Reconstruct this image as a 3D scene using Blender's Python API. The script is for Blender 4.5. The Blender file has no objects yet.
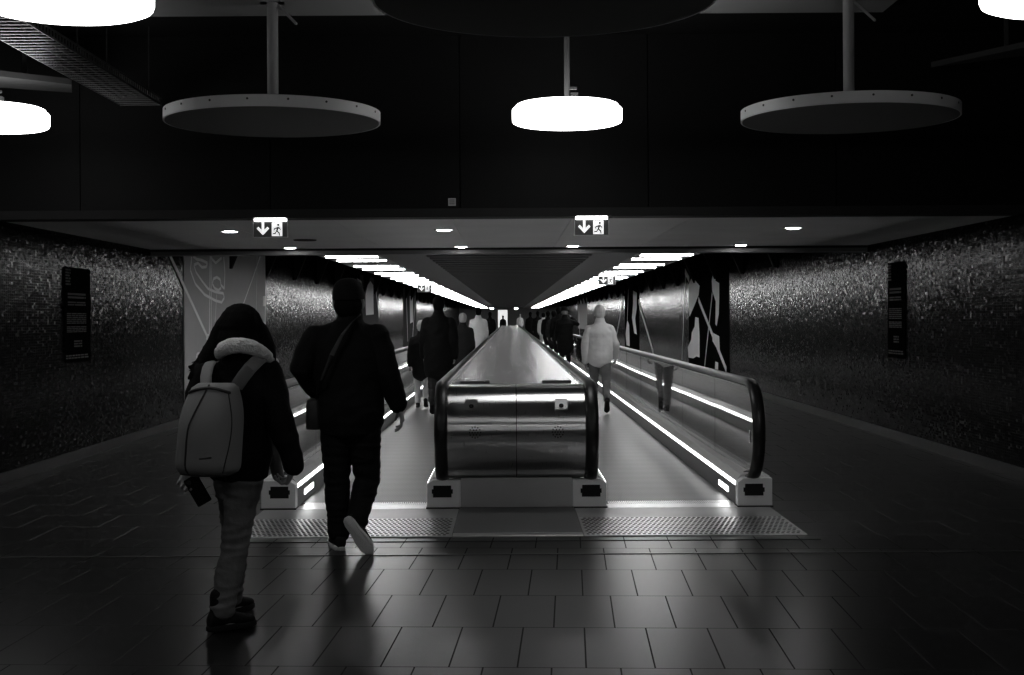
import bpy, math, random
from mathutils import Vector, Matrix, noise
random.seed(7)
SC = bpy.context.scene
COL = SC.collection

# ------------------------------------------------------------------ camera
F_PX, VPX, VPY, H = 1330.0, 509.5, 318.0, 1.55      # focal length in pixels, vanishing point, eye height
ROLL = math.radians(0.35)
cam_data = bpy.data.cameras.new('camera')
cam = bpy.data.objects.new('camera', cam_data)
COL.objects.link(cam)
cam.location = (0, 0, H)
cam.rotation_euler = (Matrix.Rotation(math.pi / 2, 3, 'X') @ Matrix.Rotation(-ROLL, 3, 'Z')).to_euler()
cam_data.sensor_width = 36
cam_data.lens = F_PX * 36 / 1024
cam_data.shift_x = (512 - VPX) / 1024
cam_data.shift_y = -(337.5 - VPY) / 1024
cam_data.clip_end = 400
SC.camera = cam

# ------------------------------------------------------------------ world, exposure
world = bpy.data.worlds.new('world')
SC.world = world
world.use_nodes = True
world.node_tree.nodes['Background'].inputs[0].default_value = (0, 0, 0, 1)
world.node_tree.nodes['Background'].inputs[1].default_value = 0
SC.view_settings.view_transform = 'Standard'
SC.view_settings.look = 'None'
SC.view_settings.exposure = 0
SC.view_settings.gamma = 1
SC.view_settings.use_curve_mapping = False

DRUM_L = 6.6        # hall drum lamps
BAR_L = 31.0        # corridor ceiling bars
STRIP_L = 7.0       # light strips along the skirts
COMB_L = 8.0       # small comb lights at the entries
DOWN_L = 70.0       # soffit downlights

def lum(*a): return a

# ------------------------------------------------------------------ materials (all greys: the photograph is black and white)
def new_mat(name):
    m = bpy.data.materials.new(name)
    m.use_nodes = True
    nt = m.node_tree
    return m, nt, nt.nodes['Principled BSDF']

def mat(name, v, rough=0.6, metal=0.0, spec=0.5, bump=0, bscale=60, var=0, vscale=6, stretch=(1, 1, 1), coat=0):
    m, nt, b = new_mat(name)
    b.inputs['Base Color'].default_value = (v, v, v, 1)
    b.inputs['Roughness'].default_value = rough
    b.inputs['Metallic'].default_value = metal
    b.inputs['Specular IOR Level'].default_value = spec
    b.inputs['Coat Weight'].default_value = coat
    N, L = nt.nodes, nt.links
    tc = N.new('ShaderNodeTexCoord')
    mp = N.new('ShaderNodeMapping'); mp.inputs['Scale'].default_value = stretch
    L.new(tc.outputs['Object'], mp.inputs[0])
    ns = N.new('ShaderNodeTexNoise'); ns.inputs['Scale'].default_value = vscale; ns.inputs['Detail'].default_value = 5
    L.new(mp.outputs[0], ns.inputs['Vector'])
    cr = N.new('ShaderNodeMapRange')
    k = max(var, .04)
    cr.inputs['To Min'].default_value = v * (1 - k); cr.inputs['To Max'].default_value = v * (1 + k)
    L.new(ns.outputs[0], cr.inputs[0]); L.new(cr.outputs[0], b.inputs['Base Color'])
    if bump:
        n2 = N.new('ShaderNodeTexNoise'); n2.inputs['Scale'].default_value = bscale; n2.inputs['Detail'].default_value = 3
        L.new(mp.outputs[0], n2.inputs['Vector'])
        bp = N.new('ShaderNodeBump'); bp.inputs['Strength'].default_value = bump; bp.inputs['Distance'].default_value = .02
        L.new(n2.outputs[0], bp.inputs['Height']); L.new(bp.outputs[0], b.inputs['Normal'])
    return m

def emit_mat(name, strength, v=1.0):
    m, nt, b = new_mat(name)
    b.inputs['Base Color'].default_value = (.8, .8, .8, 1)
    b.inputs['Emission Color'].default_value = (v, v, v, 1)
    b.inputs['Emission Strength'].default_value = strength
    return m

def tile_floor_mat(name, v, rough, rot, ox, oy, bw, rh, mortar_v, msize=.0042):
    m, nt, b = new_mat(name)
    N, L = nt.nodes, nt.links
    b.inputs['Specular IOR Level'].default_value = .23
    tc = N.new('ShaderNodeTexCoord')
    mp = N.new('ShaderNodeMapping')
    mp.inputs['Location'].default_value = (ox, oy, 0)
    mp.inputs['Rotation'].default_value = (0, 0, rot)
    L.new(tc.outputs['Object'], mp.inputs[0])
    br = N.new('ShaderNodeTexBrick')
    br.offset = .5
    for k, x in (('Scale', 1), ('Mortar Size', msize), ('Mortar Smooth', .2), ('Brick Width', bw), ('Row Height', rh), ('Bias', 0)):
        br.inputs[k].default_value = x
    br.inputs['Color1'].default_value = (v * .75, v * .75, v * .75, 1)
    br.inputs['Color2'].default_value = (v * 1.25, v * 1.25, v * 1.25, 1)
    br.inputs['Mortar'].default_value = (mortar_v, mortar_v, mortar_v, 1)
    L.new(mp.outputs[0], br.inputs[0]); L.new(br.outputs['Color'], b.inputs['Base Color'])
    ns = N.new('ShaderNodeTexNoise'); ns.inputs['Scale'].default_value = 3; ns.inputs['Detail'].default_value = 1
    L.new(tc.outputs['Object'], ns.inputs[0])
    mr = N.new('ShaderNodeMapRange'); mr.inputs['To Min'].default_value = rough * .92; mr.inputs['To Max'].default_value = rough * 1.1
    L.new(ns.outputs[0], mr.inputs[0])
    ad = N.new('ShaderNodeMath'); ad.operation = 'MULTIPLY_ADD'; ad.inputs[1].default_value = .5
    L.new(br.outputs['Fac'], ad.inputs[0]); ad.inputs[2].default_value = rough; L.new(ad.outputs[0], b.inputs['Roughness'])
    bp = N.new('ShaderNodeBump'); bp.inputs['Strength'].default_value = .5; bp.inputs['Distance'].default_value = .003; bp.invert = True
    L.new(br.outputs['Fac'], bp.inputs['Height']); L.new(bp.outputs[0], b.inputs['Normal'])
    return m

def mosaic_mat(name):
    # small glossy dark mosaic tiles, each tilted a little so that some glint
    m, nt, b = new_mat(name)
    N, L = nt.nodes, nt.links
    tc = N.new('ShaderNodeTexCoord')
    sp = N.new('ShaderNodeSeparateXYZ'); L.new(tc.outputs['Object'], sp.inputs[0])
    cb = N.new('ShaderNodeCombineXYZ'); L.new(sp.outputs['Y'], cb.inputs[0]); L.new(sp.outputs['Z'], cb.inputs[1])
    br = N.new('ShaderNodeTexBrick'); br.offset = 0
    for k, x in (('Scale', 1), ('Mortar Size', .0025), ('Mortar Smooth', .1), ('Brick Width', .05), ('Row Height', .028), ('Bias', 0)):
        br.inputs[k].default_value = x
    br.inputs['Color1'].default_value = (.006, .006, .006, 1); br.inputs['Color2'].default_value = (.012, .012, .012, 1)
    br.inputs['Mortar'].default_value = (.005, .005, .005, 1)
    L.new(cb.outputs[0], br.inputs[0])
    L.new(br.outputs['Color'], b.inputs['Base Color'])
    # per tile random tilt
    dv = N.new('ShaderNodeVectorMath'); dv.operation = 'DIVIDE'; dv.inputs[1].default_value = (.05, .028, 1)
    L.new(cb.outputs[0], dv.inputs[0])
    fl = N.new('ShaderNodeVectorMath'); fl.operation = 'FLOOR'; L.new(dv.outputs[0], fl.inputs[0])
    wn = N.new('ShaderNodeTexWhiteNoise'); wn.noise_dimensions = '3D'; L.new(fl.outputs[0], wn.inputs['Vector'])
    sb = N.new('ShaderNodeVectorMath'); sb.operation = 'SUBTRACT'; sb.inputs[1].default_value = (.5, .5, .5)
    L.new(wn.outputs['Color'], sb.inputs[0])
    sc = N.new('ShaderNodeVectorMath'); sc.operation = 'MULTIPLY'; sc.inputs[1].default_value = (.0, .7, .5)
    ab = N.new('ShaderNodeVectorMath'); ab.operation = 'MULTIPLY'
    L.new(sb.outputs[0], ab.inputs[0]); L.new(sb.outputs[0], ab.inputs[1])
    cu = N.new('ShaderNodeVectorMath'); cu.operation = 'MULTIPLY'
    L.new(ab.outputs[0], cu.inputs[0]); L.new(sb.outputs[0], cu.inputs[1])
    L.new(cu.outputs[0], sc.inputs[0])
    ge = N.new('ShaderNodeNewGeometry')
    ad = N.new('ShaderNodeVectorMath'); ad.operation = 'ADD'
    L.new(ge.outputs['Normal'], ad.inputs[0]); L.new(sc.outputs[0], ad.inputs[1])
    nm = N.new('ShaderNodeVectorMath'); nm.operation = 'NORMALIZE'; L.new(ad.outputs[0], nm.inputs[0])
    L.new(nm.outputs[0], b.inputs['Normal'])
    b.inputs['Roughness'].default_value = .17
    b.inputs['Specular IOR Level'].default_value = .006
    return m

def brushed_mat(name, v, rough, along, aniso=.95):
    # brushed stainless steel, fine scratches along one axis
    m, nt, b = new_mat(name)
    N, L = nt.nodes, nt.links
    b.inputs['Metallic'].default_value = 1
    b.inputs['Base Color'].default_value = (v, v, v, 1)
    tc = N.new('ShaderNodeTexCoord')
    mp = N.new('ShaderNodeMapping'); s = [90, 4, 4] if along == 0 else [4, 1, 90]; mp.inputs['Scale'].default_value = s
    L.new(tc.outputs['Object'], mp.inputs[0])
    ns = N.new('ShaderNodeTexNoise'); ns.inputs['Scale'].default_value = 3; ns.inputs['Detail'].default_value = 4
    L.new(mp.outputs[0], ns.inputs[0])
    mr = N.new('ShaderNodeMapRange'); mr.inputs['To Min'].default_value = rough * .9; mr.inputs['To Max'].default_value = rough * 1.15
    L.new(ns.outputs[0], mr.inputs[0]); L.new(mr.outputs[0], b.inputs['Roughness'])
    tg = N.new('ShaderNodeTangent'); tg.direction_type = 'RADIAL'; tg.axis = 'X'
    b.inputs['Anisotropic'].default_value = aniso
    b.inputs['Anisotropic Rotation'].default_value = .25
    L.new(tg.outputs[0], b.inputs['Tangent'])
    return m

def undulate(m):
    # slight unevenness of the sheet along its length
    nt = m.node_tree; N, L = nt.nodes, nt.links; b = N['Principled BSDF']
    tc = N.new('ShaderNodeTexCoord'); mp = N.new('ShaderNodeMapping'); mp.inputs['Scale'].default_value = (.12, 1.1, 1)
    ns = N.new('ShaderNodeTexNoise'); ns.inputs['Scale'].default_value = 1.6; ns.inputs['Detail'].default_value = 3
    bp = N.new('ShaderNodeBump'); bp.inputs['Strength'].default_value = .6; bp.inputs['Distance'].default_value = .010
    L.new(tc.outputs['Object'], mp.inputs[0]); L.new(mp.outputs[0], ns.inputs[0]); L.new(ns.outputs[0], bp.inputs['Height']); L.new(bp.outputs[0], b.inputs['Normal'])
    return m

def glass_mat(name):
    m = bpy.data.materials.new(name); m.use_nodes = True
    nt = m.node_tree; N, L = nt.nodes, nt.links
    N.remove(N['Principled BSDF'])
    tr = N.new('ShaderNodeBsdfTransparent'); tr.inputs[0].default_value = (.86, .86, .86, 1)
    gl = N.new('ShaderNodeBsdfGlossy'); gl.inputs['Roughness'].default_value = .02; gl.inputs[0].default_value = (.9, .9, .9, 1)
    lw = N.new('ShaderNodeLayerWeight')
    pw = N.new('ShaderNodeMath'); pw.operation = 'POWER'; pw.inputs[1].default_value = 5
    L.new(lw.outputs['Facing'], pw.inputs[0])
    fr = N.new('ShaderNodeMath'); fr.operation = 'MULTIPLY_ADD'; fr.inputs[1].default_value = .9; fr.inputs[2].default_value = .04
    L.new(pw.outputs[0], fr.inputs[0])
    mx = N.new('ShaderNodeMixShader')
    L.new(fr.outputs[0], mx.inputs[0]); L.new(tr.outputs[0], mx.inputs[1]); L.new(gl.outputs[0], mx.inputs[2])
    L.new(mx.outputs[0], N['Material Output'].inputs[0])
    return m

M = dict(
    hall_tile=tile_floor_mat('dark_slate_tile', .006, .28, math.radians(2.6), .09, .228, .305, .765, .004),
    corridor_tile=tile_floor_mat('grey_corridor_tile', .010, .30, 0, .1, .2, .6, .6, .06, .008),
    mosaic=mosaic_mat('dark_mosaic'),
    fascia=mat('black_fascia_panel', .0085, .5, var=.1, spec=.04),
    seam=mat('black_seam', .004, .8),
    bevel=mat('dark_bevel', .022, .5, spec=.1),
    soffit=mat('grey_metal_soffit', .82, .55, .05, spec=.2, var=.12, vscale=1.5),
    board=mat('grey_ceiling_board', .30, .6),
    whiteboard=mat('pale_lighting_board', .45, .5),
    dark=mat('black_ceiling_paint', .012, .8, spec=.2),
    slat=mat('dark_slat', .16, .6, spec=.3),
    concrete=mat('hall_ceiling_dark', .008, .9, spec=.1),
    baffle=mat('grey_ceiling_baffle', .025, .7),
    pipe=mat('grey_painted_pipe', .34, .6, spec=.2),
    darkpipe=mat('dark_painted_pipe', .07, .7, spec=.1),
    disc_rim=mat('disc_rim_paint', .88, .5),
    disc_under=mat('disc_underside_felt', .20, .95, spec=.1),
    drum=emit_mat('lit_drum', DRUM_L),
    bar=emit_mat('lit_bar', BAR_L),
    strip=emit_mat('lit_strip', STRIP_L),
    comb=emit_mat('lit_comb', COMB_L),
    down=emit_mat('lit_downlight', DOWN_L),
    signlit=emit_mat('lit_sign_symbol', .8),
    signtop=emit_mat('lit_sign_head', 5.0),
    screen=emit_mat('lit_far_screen', .8),
    signdark=mat('sign_dark_field', .05, .4),
    signframe=mat('sign_frame', .45, .4),
    steel=undulate(brushed_mat('brushed_steel_deck', .40, .24, 0)),
    steel_end=brushed_mat('brushed_steel_end', .70, .28, 0),
    block=mat('satin_steel_block', .90, .45, .1, var=.06),
    kick=mat('grey_kick_panel', .48, .45, .1, var=.05),
    skirt=mat('dark_skirt_panel', .20, .30, .8, var=.05),
    deckcover=mat('deck_cover_steel', .8, .35, .4, var=.1),
    rubber=mat('black_handrail_rubber', .010, .38, spec=.4),
    railguide=mat('handrail_guide_steel', .55, .25, .9),
    brush=mat('black_inlet_brush', .008, .9),
    glass=glass_mat('balustrade_glass'),
    plate=mat('steel_floor_plate', .42, .36, .6, var=.15, vscale=3),
    tread=None,
    stud=mat('dark_stud', .03, .45, .3),
    tactile=mat('tactile_steel', .78, .30, .9),
    kerb=mat('bright_floor_strip', .55, .3, .8),
    baseboard=mat('black_baseboard', .006, .5),
    paneldark=mat('mural_black_panel', .006, .9, spec=.0),
    panelgrey=mat('mural_grey_panel', .46, .9, spec=0),
    white=mat('mural_white', .92, .9, spec=0),
    line=mat('mural_line_grey', .9, .9, spec=0),
    placard=mat('placard_black', .004, .9, spec=0),
    print=mat('placard_print', .10, .9, spec=0),
    zinc=mat('zinc_tray', .20, .35, .9),
    skin=mat('skin', .30, .5, bump=.05, bscale=200),
    hair=mat('black_hair', .005, .8, spec=.05, bump=.4, bscale=40, stretch=(8, 8, 1)),
    greyhair=mat('grey_hair', .45, .7, bump=.3, bscale=60),
    blackcloth=mat('black_cloth', .005, .85, spec=.15, bump=.25, bscale=18),
    blackdenim=mat('black_denim', .006, .85, spec=.15, bump=.3, bscale=22),
    darkcloth=mat('dark_grey_cloth', .018, .85, spec=.2, bump=.25, bscale=18),
    denim=mat('grey_denim', .13, .85, spec=.2, bump=.35, bscale=25, var=.25, vscale=12),
    middenim=mat('mid_grey_denim', .14, .85, spec=.2, bump=.3, bscale=25, var=.3, vscale=10),
    fleece=mat('pale_fleece', .74, .95, bump=.6, bscale=120),
    whitecloth=mat('white_cloth', .84, .8, bump=.25, bscale=15),
    sweater=mat('pale_sweater', .60, .85, bump=.3, bscale=14),
    beige=mat('pale_trousers', .35, .85),
    sole=mat('pale_rubber_sole', .55, .7, bump=.4, bscale=150),
    shoe=mat('black_shoe', .010, .75, spec=.12),
    backpack=mat('grey_backpack_fabric', .20, .8, bump=.12, bscale=300, var=.08),
    packdark=mat('black_webbing', .01, .6),
    phone=mat('black_phone', .006, .25),
    chrome=mat('small_chrome', .7, .2, 1),
    lockdark=mat('dark_lock', .03, .4),
)

def belt_mat():
    m, nt, b = new_mat('grooved_belt')
    N, L = nt.nodes, nt.links
    tc = N.new('ShaderNodeTexCoord')
    wv = N.new('ShaderNodeTexWave'); wv.wave_type = 'BANDS'; wv.bands_direction = 'X'; wv.inputs['Scale'].default_value = 22
    L.new(tc.outputs['Object'], wv.inputs[0])
    br = N.new('ShaderNodeTexWave'); br.wave_type = 'BANDS'; br.bands_direction = 'Y'; br.inputs['Scale'].default_value = .8
    L.new(tc.outputs['Object'], br.inputs[0])
    mr = N.new('ShaderNodeMapRange'); mr.inputs['To Min'].default_value = .06; mr.inputs['To Max'].default_value = .11
    L.new(wv.outputs[1], mr.inputs[0])
    ml = N.new('ShaderNodeMapRange'); ml.inputs['To Min'].default_value = .85; ml.inputs['To Max'].default_value = 1.05
    L.new(br.outputs[1], ml.inputs[0])
    mu = N.new('ShaderNodeMath'); mu.operation = 'MULTIPLY'; L.new(mr.outputs[0], mu.inputs[0]); L.new(ml.outputs[0], mu.inputs[1])
    L.new(mu.outputs[0], b.inputs['Base Color'])
    b.inputs['Metallic'].default_value = .5; b.inputs['Roughness'].default_value = .42
    return m
M['tread'] = belt_mat()

# ------------------------------------------------------------------ mesh builder and object helpers
class MB:
    def __init__(s): s.v = []; s.f = []
    def add(s, vs, fs):
        b = len(s.v); s.v += [tuple(p) for p in vs]; s.f += [tuple(i + b for i in f) for f in fs]
    def box(s, x0, x1, y0, y1, z0, z1):
        s.add([(x0, y0, z0), (x1, y0, z0), (x1, y1, z0), (x0, y1, z0), (x0, y0, z1), (x1, y0, z1), (x1, y1, z1), (x0, y1, z1)],
              [(0, 3, 2, 1), (4, 5, 6, 7), (0, 1, 5, 4), (1, 2, 6, 5), (2, 3, 7, 6), (3, 0, 4, 7)])
        return s
    def prism(s, poly, d):
        # polygon (3D points) extruded by the vector d
        n = len(poly); d = Vector(d); p = [Vector(q) for q in poly]
        s.add(p + [q + d for q in p], [tuple(range(n - 1, -1, -1)), tuple(range(n, 2 * n))] +
              [(i, (i + 1) % n, n + (i + 1) % n, n + i) for i in range(n)])
        return s
    def rings(s, rings, closed=False, cap=True):
        n = len(rings[0]); b = []
        for r in rings: b += [tuple(p) for p in r]
        fs = []
        m = len(rings)
        for i in range(m if closed else m - 1):
            j = (i + 1) % m
            for k in range(n):
                l = (k + 1) % n
                fs.append((i * n + k, i * n + l, j * n + l, j * n + k))
        if cap and not closed:
            fs.append(tuple(range(n - 1, -1, -1))); fs.append(tuple(range((m - 1) * n, m * n)))
        s.add(b, fs); return s
    def lathe(s, prof, c, n=48):
        # closed body of revolution about the vertical through c; prof = (radius, height) from bottom axis to top axis
        rs = []
        for r, z in prof:
            rs.append([(c[0] + max(r, .0005) * math.cos(2 * math.pi * k / n), c[1] + max(r, .0005) * math.sin(2 * math.pi * k / n), c[2] + z) for k in range(n)])
        return s.rings(rs)
    def tube(s, pts, rad, ref=(1, 0, 0), n=14, ends=True):
        P = [Vector(p) for p in pts]
        R = [(r, r) if not isinstance(r, (tuple, list)) else r for r in rad]
        ref = Vector(ref)
        T = []
        for i in range(len(P)):
            a = P[max(0, i - 1)]; b = P[min(len(P) - 1, i + 1)]
            T.append((b - a).normalized())
        def ring(c, t, r):
            u = (ref - t * ref.dot(t))
            if u.length < 1e-4: u = t.orthogonal()
            u.normalize(); w = t.cross(u)
            return [c + u * (r[0] * math.cos(2 * math.pi * k / n)) + w * (r[1] * math.sin(2 * math.pi * k / n)) for k in range(n)]
        rs = []
        if ends:
            for q, h in ((.12, 1), (.55, .8), (.86, .5)):
                rs.append(ring(P[0] - T[0] * min(R[0]) * h, T[0], (R[0][0] * q, R[0][1] * q)))
        for p, t, r in zip(P, T, R): rs.append(ring(p, t, r))
        if ends:
            for q, h in ((.86, .5), (.55, .8), (.12, 1)):
                rs.append(ring(P[-1] + T[-1] * min(R[-1]) * h, T[-1], (R[-1][0] * q, R[-1][1] * q)))
        return s.rings(rs)
    def ell(s, c, r, n=16, m=10, rot=None):
        c = Vector(c); rs = []
        for i in range(m + 1):
            a = -math.pi / 2 + math.pi * i / m
            row = []
            for k in range(n):
                t = 2 * math.pi * k / n
                p = Vector((r[0] * max(math.cos(a), .02) * math.cos(t), r[1] * max(math.cos(a), .02) * math.sin(t), r[2] * math.sin(a)))
                if rot is not None: p = rot @ p
                row.append(c + p)
            rs.append(row)
        return s.rings(rs)
    def mesh(s, name, origin=(0, 0, 0)):
        me = bpy.data.meshes.new(name); o = Vector(origin)
        me.from_pydata([tuple(Vector(p) - o) for p in s.v], [], s.f); me.update()
        return me

def smooth(me, ang=40):
    me.polygons.foreach_set('use_smooth', [True] * len(me.polygons))
    try: me.set_sharp_from_angle(angle=math.radians(ang))
    except Exception: pass

def link(name, me, m, parent=None, loc=(0, 0, 0)):
    o = bpy.data.objects.new(name, me); COL.objects.link(o)
    if m is not None:
        me.materials.clear(); me.materials.append(m)
    o.location = loc
    if parent is not None: o.parent = parent
    return o

def wpos(o):
    p = Vector((0, 0, 0))
    while o is not None: p += Vector(o.location); o = o.parent
    return p

def obj(name, mb, m, parent=None, sm=False, bevel=0, origin=None, label=None):
    # one mesh object; builder coordinates are world coordinates, the origin is the parent's (or the given) point
    o0 = wpos(parent) if parent is not None else Vector(origin or (0, 0, 0))
    me = mb.mesh(name, o0)
    o = link(name, me, m, parent, (0, 0, 0) if parent is not None else tuple(o0))
    if sm: smooth(me)
    if bevel:
        b = o.modifiers.new('bevel', 'BEVEL'); b.width = bevel; b.segments = 2; b.limit_method = 'ANGLE'
    if label: o['label'] = label
    return o

def tag(o, label, cat, group=None):
    o['label'] = label; o['category'] = cat
    if group: o['group'] = group
    return o

def thing(name, loc, label, cat, group=None):
    o = bpy.data.objects.new(name, None); COL.objects.link(o); o.location = loc
    o.empty_display_size = .1
    return tag(o, label, cat, group)

def struct(name, mb, m, sm=False, parent=None):
    o = obj(name, mb, m, parent, sm)
    if parent is None: o['kind'] = 'structure'
    return o

def dup(root, loc, label=None, group=None):
    r = root.copy(); COL.objects.link(r); r.location = loc
    if label: r['label'] = label
    if group: r['group'] = group
    for ch in list(root.children):
        c = ch.copy(); COL.objects.link(c); c.parent = r
        for g in list(ch.children):
            d = g.copy(); COL.objects.link(d); d.parent = c
    return r

def P(x, y, D):
    # the point seen at photograph pixel (x, y), at distance D along the corridor
    dx, dy = x - VPX, VPY - y
    ox = dx * math.cos(ROLL) + dy * math.sin(ROLL); oy = -dx * math.sin(ROLL) + dy * math.cos(ROLL)
    return Vector((ox * D / F_PX, D, H + oy * D / F_PX))

# ------------------------------------------------------------------ the shell
WX = 4.83; Y0 = -13.0; YB = 12.45; YC = 17.9; YE = 128.0; XC = .05
HALL_Z = 4.2
struct('floor', MB().box(-WX - .2, WX + .2, Y0, 9.4, -.1, 0), M['hall_tile'])
struct('floor_corridor', MB().box(-WX - .2, WX + .2, 9.4, YE, -.1, 0), M['corridor_tile'])
struct('wall_left', MB().box(-WX - .2, -WX, Y0, YE, 0, HALL_Z), M['mosaic'])
struct('wall_right', MB().box(WX, WX + .2, Y0, YE, 0, HALL_Z), M['mosaic'])
struct('wall_back', MB().box(-WX, WX, YE, YE + .2, 0, HALL_Z), mat('far_wall_grey', .28, .7))
struct('wall_front', MB().box(-WX, WX, Y0 - .2, Y0, 0, HALL_Z), M['fascia'])
struct('ceiling', MB().box(-WX - .2, WX + .2, Y0, YB + .3, HALL_Z, HALL_Z + .2), M['concrete'])
struct('baseboard_left', MB().box(-WX, -WX + .02, YB, YE, 0, .11), M['baseboard'])
struct('baseboard_right', MB().box(WX - .02, WX, YB, YE, 0, .11), M['baseboard'])
# fascia above the corridor mouth, in panels with open seams
seams = [-7.0] + [P(x, 150, YB).x for x in (-108, 80, 270, 460, 648, 836, 1024)] + [7.0]
fa = MB()
for a, b in zip(seams[:-1], seams[1:]):
    a2, b2 = max(a + .005, -WX), min(b - .005, WX)
    if b2 > a2: fa.box(a2, b2, YB, YB + .06, 2.58, HALL_Z)
struct('wall_upper', fa, M['fascia'])
struct('wall_upper_backing', MB().box(-WX, WX, YB + .06, YB + .30, 2.56, HALL_Z), M['seam'])
bv = MB()
bv.prism([(-WX, YB, 2.58), (-WX, YB + .02, 2.5), (-WX, YB + .30, 2.5), (-WX, YB + .30, 2.58)], (2 * WX, 0, 0))
struct('trim_1', bv, M['bevel'])
# soffit between the fascia and the corridor, metal panels with thin gaps
so = MB()
xs = [-WX] + [-4.0 + 1.15 * i for i in range(8)] + [WX]
for a, b in zip(xs[:-1], xs[1:]):
    for y0, y1 in ((YB + .30, 15.2), (15.2, YC)):
        so.box(a + .004, b - .004, y0 + .003, y1 - .003, 2.5, 2.54)
struct('ceiling_soffit', so, M['soffit'])
struct('ceiling_soffit_backing', MB().box(-WX, WX, YB + .30, YC, 2.545, 2.6), M['seam'])
struct('trim_2', MB().box(-WX, WX, YC + .02, YC + .30, 2.42, 2.62), mat('soffit_edge_grey', .16, .45))
struct('trim_3', MB().box(-WX, WX, YC, YC + .02, 2.47, 2.62), M['seam'])
# corridor ceiling
struct('ceiling_void', MB().box(-WX, WX, YC, YE, 3.15, 3.25), M['dark'])
sl = MB()
y = YC + .6
while y < YE - 8:
    sl.box(-1.2, 1.2, y, y + .30, 2.45, 2.62); y += .80
struct('ceiling_slats', sl, M['slat'])
struct('ceiling_slat_backing', MB().box(-1.25, 1.25, YC + .3, YE, 2.75, 2.8), M['dark'])
for s, nm in ((-1, 'left'), (1, 'right')):
    xa, xb = sorted((s * 1.2, s * 1.82)); xc, xd = sorted((s * 1.82, s * 2.75))
    struct('ceiling_border_' + nm, MB().box(xa, xb, YC + .3, YE, 2.45, 2.80), M['board'])
    struct('ceiling_lighting_board_' + nm, MB().box(xc, xd, YC + .3, YE, 2.46, 2.80), M['whiteboard'])

# bright floor trims and corridor approach
tr = MB().box(-WX, WX, 8.70, 8.735, 0, .004)
struct('trim_4', tr, mat('dull_floor_strip', .10, .35, .8))
tr = MB().box(-2.0, 2.15, 9.22, 9.24, 0, .003)
struct('trim_5', tr, M['seam'])

# brackets along the wall tops
def bracket(s, y):
    b = MB(); x = s * WX
    b.prism([(x, y, 2.43), (x - s * .04, y, 2.43), (x - s * .34, y, 3.15), (x, y, 3.15)], (0, .12, 0))
    return b
for s, nm, ya in ((-1, 'left', 22.9), (1, 'right', 24.0)):
    words = ['nearest', 'second', 'third', 'fourth', 'fifth', 'sixth']
    first = None
    for k in range(28):
        y = ya + 3.5 * k - (3.5 if False else 0)
        if y > YE - 3: break
        lab = ('%s black triangular bracket from the front along the top of the %s wall' % (words[k], nm)) if k < 6 else \
            'small far black triangular bracket receding along the top of the %s wall' % nm
        if first is None:
            first = obj('wall_bracket', bracket(s, ya), M['dark'], origin=(s * WX, ya, 2.43))
            tag(first, lab, 'bracket', 'brackets along the %s wall top' % nm)
        else:
            dup(first, (s * WX, y, 2.43), lab)

# ------------------------------------------------------------------ corridor ceiling bars
for s, nm in ((-1, 'left'), (1, 'right')):
    words = ['nearest', 'second', 'third', 'fourth', 'fifth', 'sixth', 'seventh', 'eighth', 'ninth', 'tenth']
    xa, xb = sorted((s * 1.90, s * 2.66))
    y = 19.25; k = 0; first = None
    while y < 118:
        for dy in (0, 1.32):
            lab = ('%s glowing white bar light from the front in the %s ceiling row' % (words[k], nm)) if k < 10 else \
                'far glowing white bar light merging with its neighbours in the %s ceiling row' % nm
            c = ((xa + xb) / 2, y + dy, 2.46)
            if first is None:
                first = thing('ceiling_bar_light', c, lab, 'ceiling light', 'bar lights in the %s ceiling row' % nm)
                obj('diffuser', MB().box(xa, xb, y, y + .13, 2.442, 2.46), M['bar'], first)
                for e0, e1 in ((xa - .02, xa), (xb, xb + .02)):
                    obj('end_cap', MB().box(e0, e1, y - .01, y + .14, 2.442, 2.46), M['signframe'], first)
            else: dup(first, c, lab)
            k += 1
        y += 3.55

# ------------------------------------------------------------------ soffit downlights
dl = [((230, 229), 14.2, 'front row of the soffit, leftmost'), ((444, 229), 14.2, 'front row of the soffit, left of centre'),
      ((793, 227.5), 14.2, 'front row of the soffit, rightmost'), ((290, 246.5), 17.55, 'rear row of the soffit, leftmost'),
      ((461, 246.3), 17.55, 'rear row of the soffit, left of centre'), ((573, 246), 17.55, 'rear row of the soffit, right of centre'),
      ((741, 245), 17.55, 'rear row of the soffit, rightmost')]
first = None
for (x, yy), D, w in dl:
    p = P(x, yy, D); lab = 'small round lit downlight in the ' + w
    if first is None:
        first = thing('downlight', (p.x, D, 2.5), lab, 'downlight', 'soffit downlights')
        obj('bezel', MB().lathe([(.0, -.006), (.075, -.006), (.10, -.012), (.11, -.004), (.11, 0), (0, 0)], (p.x, D, 2.5), 24), M['signframe'], first, True)
        obj('lens', MB().lathe([(.0, -.016), (.06, -.015), (.074, -.010), (.074, -.006), (0, -.006)], (p.x, D, 2.5), 24), M['down'], first, True)
    else: dup(first, (p.x, D, 2.5), lab)
t = thing('downlight', (P(305, 237, 15.9).x, 15.9, 2.5), 'unlit dark round downlight in the soffit right of the left exit sign', 'downlight')
obj('bezel', MB().lathe([(.0, -.006), (.1, -.006), (.13, -.012), (.14, -.004), (.14, 0), (0, 0)], t.location, 24), M['bevel'], t, True)

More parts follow.
